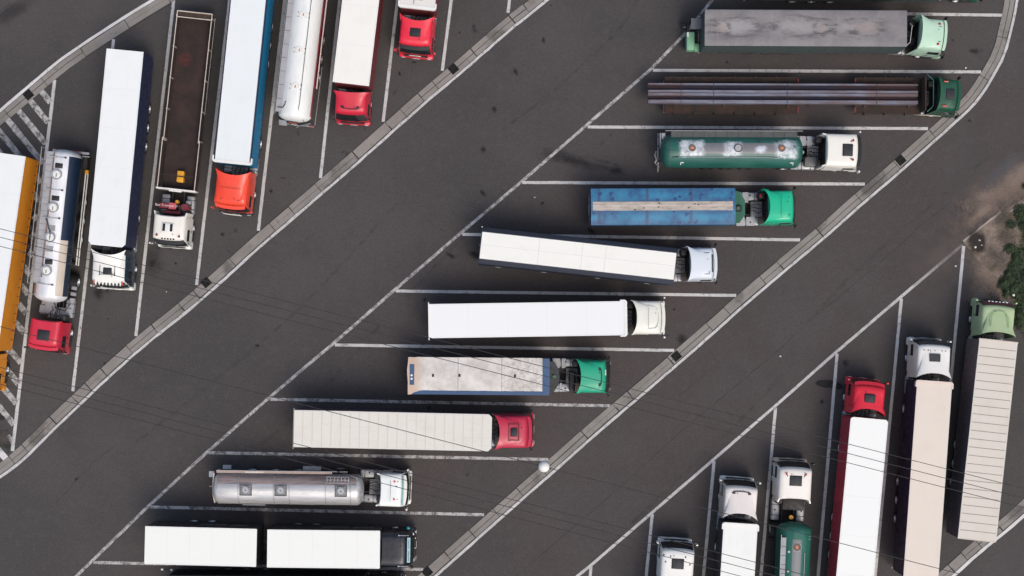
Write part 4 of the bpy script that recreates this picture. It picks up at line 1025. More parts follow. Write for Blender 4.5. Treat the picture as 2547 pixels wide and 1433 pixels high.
# local x points up the picture, y to the left of it
GR = paint('forklift green', S(130, 185, 150), .5, .3)
m = MB(GR); m.box(-1.15, .15, .05, .62, .75, 1.55, .08, 2); m.box(-1.15, -.6, -.35, .03, .6, 1.2, .06); m.build('engine_cover', fr)
m = MB(WHITE); m.box(-.22, .12, .48, .60, 1.551, 1.57); m.build('side_label', fr)
m = MB(paint('grey canopy', (.16, .165, .17, 1), .6, .4)); m.box(.22, 1.0, -.42, .38, 2.05, 2.12, .03)
cp_ = m.build('canopy', fr)
m = MB(BLACK)
for xx in (.28, .94):
    for yy in (-.36, .32): m.box(xx - .03, xx + .03, yy - .03, yy + .03, .9, 2.05)
m.build('canopy_post', cp_)
m = MB(BLACK); m.box(.2, .9, .42, .58, .5, 1.4, .05); m.box(-.7, .9, -.65, -.40, .5, 1.5, .04); m.build('mast', fr)
m = MB(BLACK); m.box(.3, .7, -.15, .2, .9, 1.35, .06); m.build('seat', fr)
m = MB(CREAM); m.tube([(.95, -.35, 1.3), (1.25, -.55, 1.2), (1.35, -.2, 1.1)], .035); m.tube([(.9, -.62, 1.6), (1.25, -.62, 1.6)], .03); m.build('lift_arm', fr)
for xx, yy in ((-.9, .3), (.75, .62), (.75, -.6)):
    o = bpy.data.objects.new('wheel', TYRE); col.objects.link(o); o.parent = fr; o.matrix_local = Matrix.Translation((xx, yy, .62)) @ Matrix.Rotation(math.pi / 2, 4, 'Z') @ Matrix.Scale(.62, 4)
    q = bpy.data.objects.new('rim', RIM); col.objects.link(q); q.parent = o

# --- B2 beams on an extending flatbed
T = Rig('flatbed_lorry', 'long flatbed lorry with dark green cab carrying steel beams', 'lorry', (1653, 236.5), (2292, 239), 1.3)
n = NB('rusted deck'); f = n.noise(1.2, 6, .7); g = n.noise(3, 5, .8, sc3=(.5, 3, 1))
c = n.mix(n.ramp(f, .35, .7), (.022, .017, .013, 1), (.055, .027, .017, 1)); c = n.mix(n.math('MULTIPLY', n.ramp(g, .5, .75), .5), c, (.035, .032, .024, 1)); DECK = n.fin(c, .9, bump=g, bs=.2)
def px(xp, z=1.3): return T.W.inverted() @ at(xp, 237, z)
def deck(x0p, x1p, mat, nm):
    a = px(x0p).x; b = px(x1p).x; m = MB(mat); m.box(a, b, -1.27, 1.27, 1.12, 1.26)
    o = T.p(m, nm); r = MB(FRAMER)
    k = a + .1
    while k < b: r.box(k, k + .035, -1.27, 1.27, 1.261, 1.275); k += random.choice((.9, 1.3, 1.8))
    for sgn in (-1, 1): r.box(a, b, sgn * 1.27, sgn * 1.30, 1.10, 1.28)
    T.p(r, 'deck_rib', parent=o)
    k = a + .6
    while k < b - .3:
        for sgn in (-1, 1): s_ = MB(paint('stake', (.03, .03, .025, 1), .8, .3)); s_.box(k, k + .08, sgn * 1.27, sgn * 1.36, 1.0, 1.5); T.p(s_, 'stake', parent=o)
        k += 1.45
    e = MB(paint('dull red', (.20, .02, .02, 1), .6, .3))
    for sgn in (-1, 1): e.box((b if nm == 'rear_deck' else a) - .04, (b if nm == 'rear_deck' else a) + .04, sgn * .82, sgn * 1.2, 1.262, 1.34)
    T.p(e, 'red_marker', parent=o)
deck(1653, 1985, DECK, 'rear_deck'); deck(2127, 2290, DECK, 'front_deck')
m = MB(FRAMER); m.box(px(1980).x, px(2130).x, -.28, .28, .75, 1.12); m.box(px(1653).x, px(2290).x, -.5, .5, .78, 1.1); T.p(m, 'spine_beam')
m = MB(FRAMER); m.box(-.08, -.02, -1.2, 1.2, 1.2, 2.6); m.m(paint('teal rail', (.05, .15, .12, 1), .5, .2)).tube([(.05, -1.3, 2.6), (.45, -.9, 2.7), (.45, .9, 2.7), (.05, 1.3, 2.6)], .035); T.p(m, 'headboard')
bogie(T, T.L, z=1.1, guard=False, dull=True, wy=.9)
n = NB('beam steel'); f = n.noise(1.0, 5, .7, sc3=(.3, 3, 3)); x, y, z = n.xyz()
c = n.mix(n.ramp(f, .4, .6), (.13, .137, .18, 1), (.20, .21, .26, 1)); c = n.mix(n.math('MULTIPLY', n.ramp(n.noise(.5, 5, .7, sc3=(.5, 2, 2)), .42, .62), .7), c, (.12, .062, .045, 1)); BEAM = n.fin(c, .6, .2)
n = NB('shaded beam web'); f = n.noise(.8, 5, .7, sc3=(.3, 2, 2)); BWEB = n.fin(n.mix(n.ramp(f, .4, .65), (.012, .012, .026, 1), (.030, .012, .014, 1)), .85)  # web steel painted near-black, carrying the shade of the recess between flanges
bx0 = px(1612, 2.0).x; bx1 = px(2284, 2.0).x
for i, (ya, yb_, lab) in enumerate(((207.5, 231, 'steel H-beam on the flatbed lorry, upper one in the photo'), (232, 258, 'steel H-beam on the flatbed lorry, lower one in the photo'))):
    y0 = (T.W.inverted() @ at(1950, yb_, 2.0)).y; y1 = (T.W.inverted() @ at(1950, ya, 2.0)).y
    r = bpy.data.objects.new('steel_beam', None); col.objects.link(r); mid = T.W @ Vector(((bx0 + bx1) / 2, (y0 + y1) / 2, 1.40)); r.location = mid; r.rotation_euler = (0, 0, T.ang)
    tag(r, lab, 'steel beam', 'steel beams loaded on the flatbed'); hl = (bx1 - bx0) / 2; hw = (y1 - y0) / 2
    fw_ = (.12, .19) if i == 0 else (.19, .26)
    m = MB(BEAM); m.box(-hl, hl, hw - fw_[0], hw, 0, .56, .015); m.box(-hl, hl, -hw, -hw + fw_[1], 0, .56, .015); m.build('flange', r)
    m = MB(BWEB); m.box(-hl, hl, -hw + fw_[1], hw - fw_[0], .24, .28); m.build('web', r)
    m = MB(BLACK)
    for xx in (-7.2, -4.9, .3, 6.6): m.box(xx - .02, xx + .02, -hw - .005, hw + .005, .562, .57)
    m.build('lashing_strap', r)
m = MB(FRAMER)
for xp in (1680, 1800, 1960, 2150, 2260): m.box(px(xp).x - .08, px(xp).x + .08, -.85, .85, 1.276, 1.40)
T.p(m, 'timber_bearer')
DKG = paint('dark green cab', S(16, 80, 58), .45, .25)
C, L, cb = cab(T, (2384, 236), (2338, 233), 3.2, DKG, 'tail', roofh=3.35, hatch='dark', visor=DKG, bumper=BLACK, wt=1.04, tip=.22, hx=-.98, sidecol=DKG)
for sgn in (-1, 1):
    m = MB(REDL); m.cyl((-1.5, sgn * .85, 3.35), (-1.2, sgn * .85, 3.33), .05, .07, 8); T.p(m, 'air_horn', C)
m = MB(CREAM); m.box(-2.8, -.9, -1.24, -1.20, .95, 1.05); T.p(m, 'side_strip', C)

# --- B3 green tank, white cab
T = Rig('tank_lorry', 'green tank lorry with bleached patches on top and a white cab', 'lorry', (1642, 376), (1996, 377), 2.4)
n = NB('green tank with bleached top'); x, y, z = n.xyz(); f = n.noise(1.3, 6, .75); g = n.noise(.6, 5, .6)
c = n.mix(n.ramp(n.noise(1, 5, .6, sc3=(.4, 2, 2)), .35, .65), (.014, .085, .064, 1), (.024, .115, .090, 1))
top = n.ramp(z, 3.0, 3.2)
grey = n.math('MULTIPLY', n.band(n.math('ADD', y, n.math('MULTIPLY', n.math('SUBTRACT', f, .5), .15)), -.28, .46, .03), n.band(x, -8.5, -.9, .05)); grey = n.math('MULTIPLY', grey, top)
c = n.mix(n.math('MULTIPLY', grey, n.ramp(f, .2, .6, .7, 1)), c, n.mix(g, (.16, .15, .16, 1), (.22, .21, .22, 1)))
for (a, b, ya, yb_) in ((-8.7, -7.1, -.48, .66), (-5.6, -4.5, -.45, .55), (-2.0, -.6, -.60, .64), (-3.4, -2.8, -.2, .25)):
    e = n.math('MULTIPLY', n.math('SUBTRACT', f, .5), .9)
    k = n.math('MULTIPLY', n.band(n.math('ADD', x, e), a, b, .22), n.band(n.math('ADD', y, n.math('MULTIPLY', e, .7)), ya, yb_, .10)); k = n.math('MULTIPLY', n.math('MULTIPLY', k, top), n.ramp(n.noise(2.2, 6, .8), .3, .62))
    c = n.mix(n.math('MULTIPLY', k, .95), c, (.62, .66, .69, 1))
c = n.mix(n.math('MULTIPLY', n.ramp(n.noise(4, 6, .8), .62, .75), .4), c, (.08, .075, .06, 1))
GT = n.fin(c, .38)
tk = tankmesh(T, T.L, 1.17, 2.32, lambda a, e, x_: GT, dome=.6)
LT = T.L
m = MB(paint('dim walkway', (.075, .08, .078, 1), .7, .5)); m.box(-LT + .7, -.5, .78, 1.33, 3.02, 3.06); m.m(ALU).box(-LT + .3, -.1, 1.33, 1.36, 3.0, 3.12).box(-LT + .7, -.5, .76, .78, 3.02, 3.10)
for k in range(10): m.m(FRAME).box(-LT + 1.4 + k * .8, -LT + 1.43 + k * .8, .79, 1.32, 3.061, 3.068)
T.p(m, 'walkway', parent=tk)
for xp in (1722, 1945):
    x = (T.W.inverted() @ at(xp, 372, 3.5)).x; m = MB(paint('brown lid ring', (.16, .11, .09, 1), .7, .4)); m.cyl((x, .10, 3.40), (x, .10, 3.55), .26, .24, 20); m.m(paint('orange label', (.6, .2, .08, 1), .5, .1)).box(x - .10, x + .10, .03, .17, 3.55, 3.56); T.p(m, 'manhole', parent=tk)
x = (T.W.inverted() @ at(1836, 372, 3.5)).x
m = MB(ALU); m.cyl((x, .10, 3.35), (x, .10, 3.55), .25, .23, 20); m.m(FRAME).ring((x, .1, 3.56), .26, .03); T.p(m, 'vent_valve', parent=tk)
m = MB(ALU); m.tube([(-LT + 1.2, -.50, 3.42), (-3.1, -.52, 3.42), (-2.9, -.52, 3.46), (-1.9, -.60, 3.44), (-1.75, -.48, 3.46)], .028); T.p(m, 'top_pipe', parent=tk)
m = MB(BLACK); m.tube([(-LT + 1.2, -.50, 3.42), (-LT + .8, -.52, 3.38), (-LT + .45, -.65, 3.1), (-LT + .2, -.8, 2.6)], .03)
for xp in (1691, 1780, 1888, 1932): x = (T.W.inverted() @ at(xp, 350, 3.4)).x; m.cyl((x, .60, 3.25), (x, .60, 3.42), .07, seg=10)
T.p(m, 'vent_stub', parent=tk)
m = MB(paint('rust band', (.10, .05, .035, 1), .7, .3)); 
for k in range(20):
    a0 = -1.9 + 3.8 * k / 20; a1 = -1.9 + 3.8 * (k + 1) / 20; xx = -LT + .55
    m.add([(xx, 1.178 * math.sin(a0), 2.32 + 1.178 * math.cos(a0)), (xx, 1.178 * math.sin(a1), 2.32 + 1.178 * math.cos(a1)), (xx + .04, 1.18 * math.sin(a1), 2.32 + 1.18 * math.cos(a1)), (xx + .04, 1.18 * math.sin(a0), 2.32 + 1.18 * math.cos(a0))], [(0, 1, 2, 3)])
T.p(m, 'band', parent=tk)
WM = paint('mark white', S(240, 240, 240), .5, .05)
for xx, dx in ((-LT + 1.35, .24), (-.75, -.24)):
    m = MB(WM); zt_ = lambda y: 2.32 + math.sqrt(1.17 ** 2 - y * y) + .012
    y0 = -.86; m.add([(xx, y0, zt_(y0)), (xx + dx, y0, zt_(y0)), (xx + dx, y0 - .05, zt_(y0 - .05)), (xx, y0 - .05, zt_(y0 - .05))], [(0, 1, 2, 3)])
    m.add([(xx, y0, zt_(y0)), (xx + dx * .22, y0, zt_(y0)), (xx + dx * .22, y0 - .16, zt_(y0 - .16)), (xx, y0 - .16, zt_(y0 - .16))], [(0, 1, 2, 3)]); T.p(m, 'corner_mark', parent=tk)
m = MB(ALU); m.box(-LT - .02, -LT + .08, .2, 1.28, 2.2, 2.3).box(-LT + .1, -LT + .35, .85, 1.25, 2.4, 2.5)
for yy in (-1.3, -1.0, .9, 1.2): m.box(-LT - .05, -LT + .0, yy - .04, yy + .22, 1.0, 1.06)
m.tube([(-LT - .2, .1, 1.4), (-LT - .3, -.2, 1.6), (-LT - .15, -.5, 1.3), (-LT - .25, -.7, 1.2), (-LT, -1.0, 1.5)], .05); T.p(m, 'rear_ladder')
bogie(T, T.L, dull=True, wy=.9, guard=False)
C, L, cb = cab(T, (2136, 374), (2058, 372), 3.35, paint('warm white cab', S(238, 236, 230), .4, .1), 'fins', hatch='dark', visor=BLACK, bumper=WHITE, mirror=WHITE, wt=1.12, hx=-1.15, horns=2, frame=6.2)
boxes(T, 'deck_plate', ALU, [(a, b, c_, d_, .95, 1.05) for a, b, c_, d_ in ((-L - 1.0, -L - .6, .5, 1.2), (-L - 1.5, -L - 1.05, .5, 1.2), (-L - 2.0, -L - 1.55, .6, 1.2), (-L - 2.1, -L - 1.6, -1.2, -.85))], C)
m = MB(ALU); m.cyl((-L - 1.4, -.02, 1.0), (-L - 1.4, -.02, 1.6), .13, seg=14); T.p(m, 'filler_cap', C)
m = MB(paint('grey pump box', (.15, .15, .15, 1), .6, .4)); m.box(-L - 1.2, -L - .3, -1.0, -.3, 1.0, 1.5, .1, 2); T.p(m, 'pump_box', C)
m = MB(BLACK); m.tube([(-L - 2.2, .2, 1.8), (-L - 1.8, -.3, 1.7), (-L - 1.2, -.5, 1.65), (-L - .8, .1, 1.65), (-L - .4, -.4, 1.7), (-L - .1, -.2, 1.8)], .03); T.p(m, 'coiled_hose', C)

# --- B4 blue tarpaulin tipper, bright green cab
T = Rig('tipper_lorry', 'tipper lorry under patched blue tarpaulin with pale centre strip, bright green cab', 'lorry', (1470, 514.5), (1829, 513), 3.3)
n = NB('blue tarpaulin'); x, y, z = n.xyz(); f = n.noise(.7, 5, .6); g = n.noise(2, 5, .7)
c = n.mix(n.ramp(f, .35, .65), (.022, .075, .175, 1), (.030, .150, .270, 1))
c = n.mix(n.math('MULTIPLY', n.math('MULTIPLY', n.band(n.math('ABSOLUTE', y), .55, 1.0, .2), n.ramp(n.noise(.9, 5, .7), .38, .62)), .6), c, (.03, .25, .40, 1))
c = n.mix(n.math('MULTIPLY', n.ramp(g, .52, .75), .25), c, (.07, .12, .19, 1))
for sx in (-9.5, -6.15, -3.1): c = n.mix(n.math('MULTIPLY', n.band(x, sx - .09, sx + .11, .08), .75), c, (.045, .055, .12, 1))
vo = n.t.nodes.new('ShaderNodeTexVoronoi'); vo.inputs['Scale'].default_value = 1.6; vo.distance = 'CHEBYCHEV'; n.lk(n.co, vo.inputs['Vector'])
sz = n.ramp(n.noise(2.7, 2), .38, .62, .0, .26)
spot = n.math('LESS_THAN', vo.outputs['Distance'], sz); c = n.mix(n.math('MULTIPLY', spot, .85), c, (.016, .045, .14, 1))
c = n.mix(n.math('MULTIPLY', n.band(y, -9, -1.2, .03), .5), c, (.05, .12, .2, 1))
BT = n.fin(c, .5, bump=f, bs=.5, bd=.06)
m = MB(BT); rows = []
Lb = T.L
for i in range(49):
    xx = -Lb + Lb * i / 48; bow = .12 * abs(math.cos(math.pi * (xx + .1) / 3.15))
    rows.append([(xx, yy, 3.28 + (.06 + bow * .5) * max(0, 1 - (yy / 1.25) ** 2) - (.18 if abs(yy) > 1.27 else 0)) for yy in (-1.30, -1.26, -.9, -.45, 0, .45, .9, 1.26, 1.30)])
m.shell(rows, (0, 0, -.02)); tp = T.p(m, 'tarpaulin')
n = NB('pale strip'); f = n.noise(1.4, 6, .75, sc3=(1, 3, 1)); x, y, z = n.xyz(); c = n.mix(n.ramp(f, .35, .75), S(190, 181, 173), S(142, 131, 125)); c = n.mix(n.math('MULTIPLY', n.band(y, .02, .09, .03), .35), c, S(235, 215, 205)); PS = n.fin(c, .7)
m = MB(PS); rows = []
for i in range(49):
    xx = -Lb + .12 + (Lb - .3) * i / 48; bow = .12 * abs(math.cos(math.pi * (xx + .1) / 3.15)); rows.append([(xx, yy + .03, 3.30 + (.06 + bow * .5) * max(0, 1 - (yy / 1.25) ** 2)) for yy in (-.31, 0, .31)])
m.shell(rows, (0, 0, -.01)); T.p(m, 'centre_strip', parent=tp)
m = MB(GAP)
for xp, yo in ((1579, -.22), (1601, -.1), (1638, -.05), (1713, -.1), (1728, .16), (1737, .10), (1640, .22)):
    x = -Lb + (xp - 1470) / 35.8; m.box(x - .05, x + .05, yo - .035, yo + .035, 3.41, 3.425)
T.p(m, 'hole', parent=tp)
BLS = paint('blue side', (.02, .055, .12, 1), .6, .3)
m = MB(BLS)
for sgn in (-1, 1): m.box(-Lb, 0, sgn * 1.22, sgn * 1.26, 1.2, 3.2)
m.box(-Lb, -Lb + .05, -1.22, 1.22, 1.2, 3.2); m.box(-.05, 0, -1.22, 1.22, 1.2, 3.2); m.box(-Lb + .05, -.05, -1.22, 1.22, 1.15, 1.25); T.p(m, 'tipper_body')
GRP = paint('green front plate', (.03, .125, .08, 1), .5, .25)
m = MB(GRP); m.add([(0, -1.15, 1.3), (0, 1.15, 1.3), (0, 1.15, 2.6), (0, -1.15, 2.6), (.85, -.55, 1.3), (.85, .55, 1.3), (.45, 1.1, 2.3), (.45, -1.1, 2.3), (.85, -.5, 2.2), (.85, .5, 2.2)], [(3, 2, 6, 7), (7, 6, 9, 8), (4, 8, 9, 5), (0, 3, 7, 8, 4), (1, 5, 9, 6, 2), (0, 4, 5, 1)]); T.p(m, 'front_plate')
m = MB(BLACK); m.box(.05, .55, -.32, .12, 2.35, 2.6, .05); m.m(GRP).cyl((.3, -.1, 2.5), (.3, -.1, 2.66), .12, seg=14); T.p(m, 'tipping_ram')
bogie(T, T.L, ax=(1.6, 2.9, 4.2), z=1.14, dull=True, wy=.95)
BG = paint('bright green cab', (.006, .42, .225, 1), .3, .05)
C, L, cb = cab(T, (1975, 512), (1914, 513), 3.25, BG, 'tail', roofh=3.6, hatch='seam', visor=None, bumper=BLACK, tip=.45, wt=1.06, frame=5.6)
boxes(T, 'deck_plate', ALU, [(a, b, c_, d_, .9, 1.02) for a, b, c_, d_ in ((-L - 1.55, -L - 1.1, .45, 1.2), (-L - 2.1, -L - 1.6, .45, 1.2), (-L - 1.3, -L - .65, -1.2, -.55), (-L - 2.0, -L - 1.4, -1.2, -.5))], C)
m = MB(REDL); m.box(-L - .5, -L - .35, .75, .95, 1.8, 2.2, .03); T.p(m, 'extinguisher', C)

# --- B5 slanted lorry, white roof with dark edges
T = Rig('curtain_lorry', 'lorry parked askew, dark sides showing either side of a narrow white roof', 'lorry', (1194, 609.5), (1680.5, 663), 3.7)
DKB = paint('blue black sheet', (.022, .027, .042, 1), .5, .2)
RB5 = roofmat('white sheet roof', S(240, 240, 236), .10, .06)
Lb = T.L
m = MB(DKB)
prof = [(-1.30, 1.15), (-1.30, 3.2), (-1.26, 3.45), (-.98, 3.68), (.98, 3.68), (1.26, 3.45), (1.30, 3.2), (1.30, 1.15)]
vs = [(-Lb, a, b) for a, b in prof] + [(0, a, b) for a, b in prof]; k = len(prof)
m.add(vs, [(i, (i + 1) % k, (i + 1) % k + k, i + k) for i in range(k)] + [tuple(range(k)), tuple(range(k, 2 * k))[::-1]]); bo = T.p(m, 'box_body')
m = MB(RB5); m.box(-Lb + .06, -.04, -.93, .93, 3.684, 3.71, .01); ro = T.p(m, 'roof', parent=bo)
m = MB(paint('faint seam', S(205, 205, 202), .7, .1))
m.box(-Lb + .1, -.1, .03, .045, 3.711, 3.714)
for q in (.36, .48, .7): m.box(-Lb * q - .012, -Lb * q + .012, -.9, .9, 3.711, 3.714)
T.p(m, 'roof_seam', parent=ro)
m = MB(ALU); m.cyl((-Lb, 1.27, 3.3), (-Lb, 1.27, 3.62), .05, seg=8); m.box(-Lb - .06, -Lb, -.03, .12, 2.6, 2.8); T.p(m, 'rear_lamp_post', parent=bo)
for i, q in enumerate((.9, .66, .38, .12)):
    m = MB(ALU); m.box(-Lb * q - .18, -Lb * q + .18, -1.33, -1.30, 1.2, 1.25); T.p(m, 'buckle', parent=bo)
bogie(T, T.L)
ICE = paint('pale blue white cab', S(214, 222, 234), .35, .06)
C, L, cb = cab(T, (1776, 655), (1718, 656), 3.2, ICE, 'tail', roofh=3.55, hatch=None, visor=ICE, bumper=ICE, mirror=BLACK, wt=1.05, tip=.25)
m = MB(BLACK)
for sgn in (-1, 1): m.box(-1.15, -.68, sgn * .74 - .018, sgn * .74 + .018, 3.205, 3.225)
m.box(-.52, -.44, -.62, .62, 3.12, 3.2, .01); m.cyl((-.7, -.62, 3.2), (-.7, -.62, 3.26), .035, seg=8); T.p(m, 'roof_groove', C)
m = MB(GREYP); m.add([(-L - 1.05, -.95, 2.3), (-L - 1.05, .95, 2.3), (-L - .6, .55, 2.3), (-L - .6, -.55, 2.3)], [(0, 1, 2, 3)]); m.m(WHITE).tube([(-L - .95, -.85, 2.35), (-L - .62, -.5, 2.35), (-L - .55, .4, 2.35), (-L - .7, .45, 2.35)], .03); T.p(m, 'trailer_nose')

# --- B6 plain white
T = Rig('box_lorry', 'plain white roofed lorry with white cab and white cap over its front corners', 'lorry', (1066.5, 799), (1558, 791.5), 4.0)
boxbody(T, T.L, 2.36, 4.0, roofmat('white roof clean', S(238, 240, 244), .0, .015), BLACK, fairing=WHITE, rearbar=WHITE); bogie(T, T.L)
OFFW = paint('off white cab', S(230, 230, 224), .35, .08)
C, L, cb = cab(T, (1646, 790), (1584, 790), 3.3, OFFW, 'tail', roofh=3.6, hatch='seam', visor=OFFW, bumper=WHITE, mirror=WHITE, tip=.38, wt=1.13)
m = MB(OFFW); m.tube([(-1.3, -.8, 3.42), (-.8, -.72, 3.36), (-.62, -.4, 3.33), (-.58, 0, 3.33), (-.62, .4, 3.33), (-.8, .72, 3.36), (-1.3, .8, 3.42)], .02); T.p(m, 'roof_pressing', C)

# --- B7 dirty white roof, blue edge, green cab
T = Rig('tipper_lorry', 'tipper lorry with worn white cover edged in blue, green cab with dark gap behind', 'lorry', (1014, 935), (1367, 938), 3.3)
BLU = paint('blue edge', (.035, .085, .18, 1), .5, .2)
n = NB('worn cover'); x, y, z = n.xyz(); f = n.noise(.8, 6, .7); g = n.noise(4, 6, .8); h = n.noise(2.3, 5, .8)
c = n.mix(n.ramp(f, .35, .7), S(226, 222, 219), S(196, 190, 186))
c = n.mix(n.math('MULTIPLY', n.ramp(x, -9.5, -8.6, 1, 0), .75), c, S(200, 168, 145))
c = n.mix(n.math('MULTIPLY', n.math('MULTIPLY', n.ramp(x, -4.0, -2.5), n.ramp(g, .42, .62)), .55), c, S(150, 135, 128))
c = n.mix(n.math('MULTIPLY', n.ramp(h, .64, .70), .8), c, S(240, 240, 238))
for sx in (-6.37, -3.33): c = n.mix(n.math('MULTIPLY', n.band(x, sx - .02, sx + .02, .025), .75), c, (.12, .11, .105, 1))
COVER = n.fin(c, .7, bump=f, bs=.4, bd=.05)
Lb = T.L
m = MB(BLU)
for sgn in (-1, 1): m.box(-Lb, 0, sgn * 1.22, sgn * 1.28, 1.2, 3.26)
m.box(-Lb, -Lb + .05, -1.22, 1.22, 1.2, 3.2); m.box(-.05, 0, -1.22, 1.22, 1.2, 3.26); m.box(-.52, -.05, -1.22, 1.22, 3.16, 3.262); m.box(-Lb + .4, -.5, -1.22, -1.0, 3.16, 3.262); m.box(-Lb + .05, -.05, -1.21, 1.21, 1.15, 1.25); m.box(-Lb + .06, -Lb + .5, -.7, .82, 3.2, 3.27)
bo = T.p(m, 'tipper_body')
m = MB(COVER); rows = []
for i in range(41):
    xx = -Lb - .0 + (Lb - .5) * i / 40; e = random.uniform(-.03, .03) if i > 3 else random.uniform(-.08, .08)
    rag = 1.0 + (.28 if i < 2 else .10 if i < 4 else 0)
    rows.append([(xx + (random.uniform(-.06, .04) if i == 0 else 0), yy, 3.285 + .07 * max(0, 1 - (yy / 1.2) ** 2)) for yy in (-rag + e * .5, -.8, -.4, 0, .4, .9, 1.25, 1.31 + e * .3)])
m.shell(rows, (0, 0, -.02)); cv = T.p(m, 'cover', parent=bo)
m = MB(BLU); m.box(-Lb + .14, -Lb + .46, -.62, .80, 3.33, 3.372, .01); 
T.p(m, 'torn_opening', parent=cv)
m = MB(WHITE); m.cyl((-Lb + .28, .05, 3.37), (-Lb + .28, .05, 3.40), .075, seg=10); m.cyl((-Lb + .28, -.2, 3.37), (-Lb + .28, -.2, 3.40), .075, seg=10); T.p(m, 'white_spot', parent=cv)
m = MB(GAP)
for xp, yp in ((1077, 934), (1143, 934), (1281, 935)):
    q = T.W.inverted() @ at(xp, yp, 3.36); m.box(q.x - .07, q.x + .07, q.y - .10, q.y + .10, 3.352, 3.375)
T.p(m, 'hole', parent=cv)
m = MB(paint('dark nose plate', (.030, .031, .034, 1), .6, .3)); pts = [(0, -1.1), (.35, -1.0), (.62, -.6), (.72, 0), (.62, .6), (.35, 1.0), (0, 1.1)]; m.prism(pts, 1.3, 2.7); m.m(GRP).cyl((.35, 0, 2.7), (.35, 0, 2.85), .13, seg=14); T.p(m, 'front_plate')
bogie(T, T.L, ax=(1.6, 2.9, 4.2), z=1.14, dull=True, wy=.95)
GC = paint('green cab two', (.012, .33, .185, 1), .35, .08)
C, L, cb = cab(T, (1507, 938), (1445, 937), 3.25, GC, 'tail', roofh=3.6, hatch='line', visor=None, bumper=BLACK, tip=.36, wt=1.08, frame=5.6)
boxes(T, 'deck_plate', ALU, [(a, b, c_, d_, .9, 1.02) for a, b, c_, d_ in ((-L - 1.3, -L - 1.0, .5, 1.2), (-L - 1.95, -L - 1.4, .5, 1.2), (-L - 1.8, -L - 1.5, -1.2, -.6), (-L - 1.4, -L - 1.25, -1.2, -.55))], C)
m = MB(FRAME); m.box(-L - .75, -L - .35, -1.15, .3, 1.0, 1.9, .12, 2); T.p(m, 'exhaust_box', C)
m = MB(WHITE)
for k in range(4): m.box(-.44, -.36, .12 + k * .1, .19 + k * .1, 3.13, 3.16)
T.p(m, 'marker_lamps', C)

# --- B8 ribbed off white roof, crimson cab
T = Rig('box_lorry', 'off white ribbed container lorry with crimson cab', 'lorry', (730, 1066), (1223, 1077), 4.0)
boxbody(T, T.L, 2.56, 4.0, roofmat('aged container roof', S(222, 219, 213), .16, .22), paint('dark plum side', (.05, .03, .05, 1), .6, .3), ribs=21, ribmat=paint('rib cream', S(214, 208, 198), .6, .2), cut=.22, rearbar=paint('rear bar grey', (.25, .22, .2, 1), .6, .4)); bogie(T, T.L)
CR2 = paint('crimson cab two', S(192, 42, 72), .33, .1)
C, L, cb = cab(T, (1313, 1075), (1243, 1075), 3.25, CR2, 'tail', roofh=3.5, hatch='bars', visor=CR2, bumper=CR2, mirror=BLACK, wt=1.10, tip=.38, hx=-1.35)
m = MB(BLACK)
m.box(-1.72, -.98, -.58, -.54, 3.42, 3.46).box(-1.72, -.98, .54, .58, 3.42, 3.46).box(-1.02, -.98, -.62, .62, 3.42, 3.46).box(-1.72, -1.68, -.62, .62, 3.42, 3.46); T.p(m, 'lamp_bar', C)

# --- B9 brushed steel tank, white cab
T = Rig('tank_lorry', 'brushed steel tank lorry with three square hatch wells and white cab', 'lorry', (530, 1214), (905, 1219), 2.4)
n = NB('brushed steel'); f = n.noise(.9, 5, .65, sc3=(.5, 4, 4)); g = n.noise(3, 5, .7); c = n.mix(n.ramp(f, .35, .7), (.50, .50, .485, 1), (.66, .65, .63, 1)); c = n.mix(n.math('MULTIPLY', n.ramp(g, .5, .75), .3), c, (.30, .28, .26, 1)); BST = n.fin(c, .42, .45)
n = NB('brown steel strip'); f = n.noise(1.2, 5, .65, sc3=(.4, 3, 3)); BRS = n.fin(n.mix(n.ramp(f, .4, .65), (.26, .22, .205, 1), (.50, .37, .32, 1)), .5, .3)
tk = tankmesh(T, T.L, 1.08, 2.3, lambda a, e, x_: (BRS if (24 < a < 66 and not e) else BST), dome=.45)
LT = T.L
m = MB(ALU)
for xp in (593, 681, 720, 810, 872, 540):
    xx = (T.W.inverted() @ at(xp, 1216, 3.2)).x
    for k in range(16):
        a0 = -1.6 + 3.2 * k / 16; a1 = -1.6 + 3.2 * (k + 1) / 16; q = []
        for a in (a0, a1): q += [(xx - .035, 1.10 * math.sin(a), 2.3 + 1.10 * math.cos(a)), (xx + .035, 1.10 * math.sin(a), 2.3 + 1.10 * math.cos(a))]
        m.add(q, [(0, 1, 3, 2)])
T.p(m, 'band', parent=tk)
for xp in (611, 698, 848):
    x = (T.W.inverted() @ at(xp, 1215, 3.4)).x
    m = MB(paint('well grey', (.20, .20, .20, 1), .6, .4)); m.box(x - .40, x + .40, -.36, .36, 3.2, 3.385); m.m(FRAME)
    m.box(x - .42, x + .42, -.38, -.35, 3.385, 3.42).box(x - .42, x + .42, .35, .38, 3.385, 3.42).box(x - .42, x - .39, -.35, .35, 3.385, 3.42).box(x + .39, x + .42, -.35, .35, 3.385, 3.42); mo = T.p(m, 'hatch_well', parent=tk)
    m = MB(ALU); m.cyl((x, 0, 3.386), (x, 0, 3.46), .26, .24, 22); m.ring((x, 0, 3.45), .30, .022); m.m(FRAME).cyl((x, 0, 3.46), (x, 0, 3.49), .04, seg=8); T.p(m, 'lid', parent=mo)
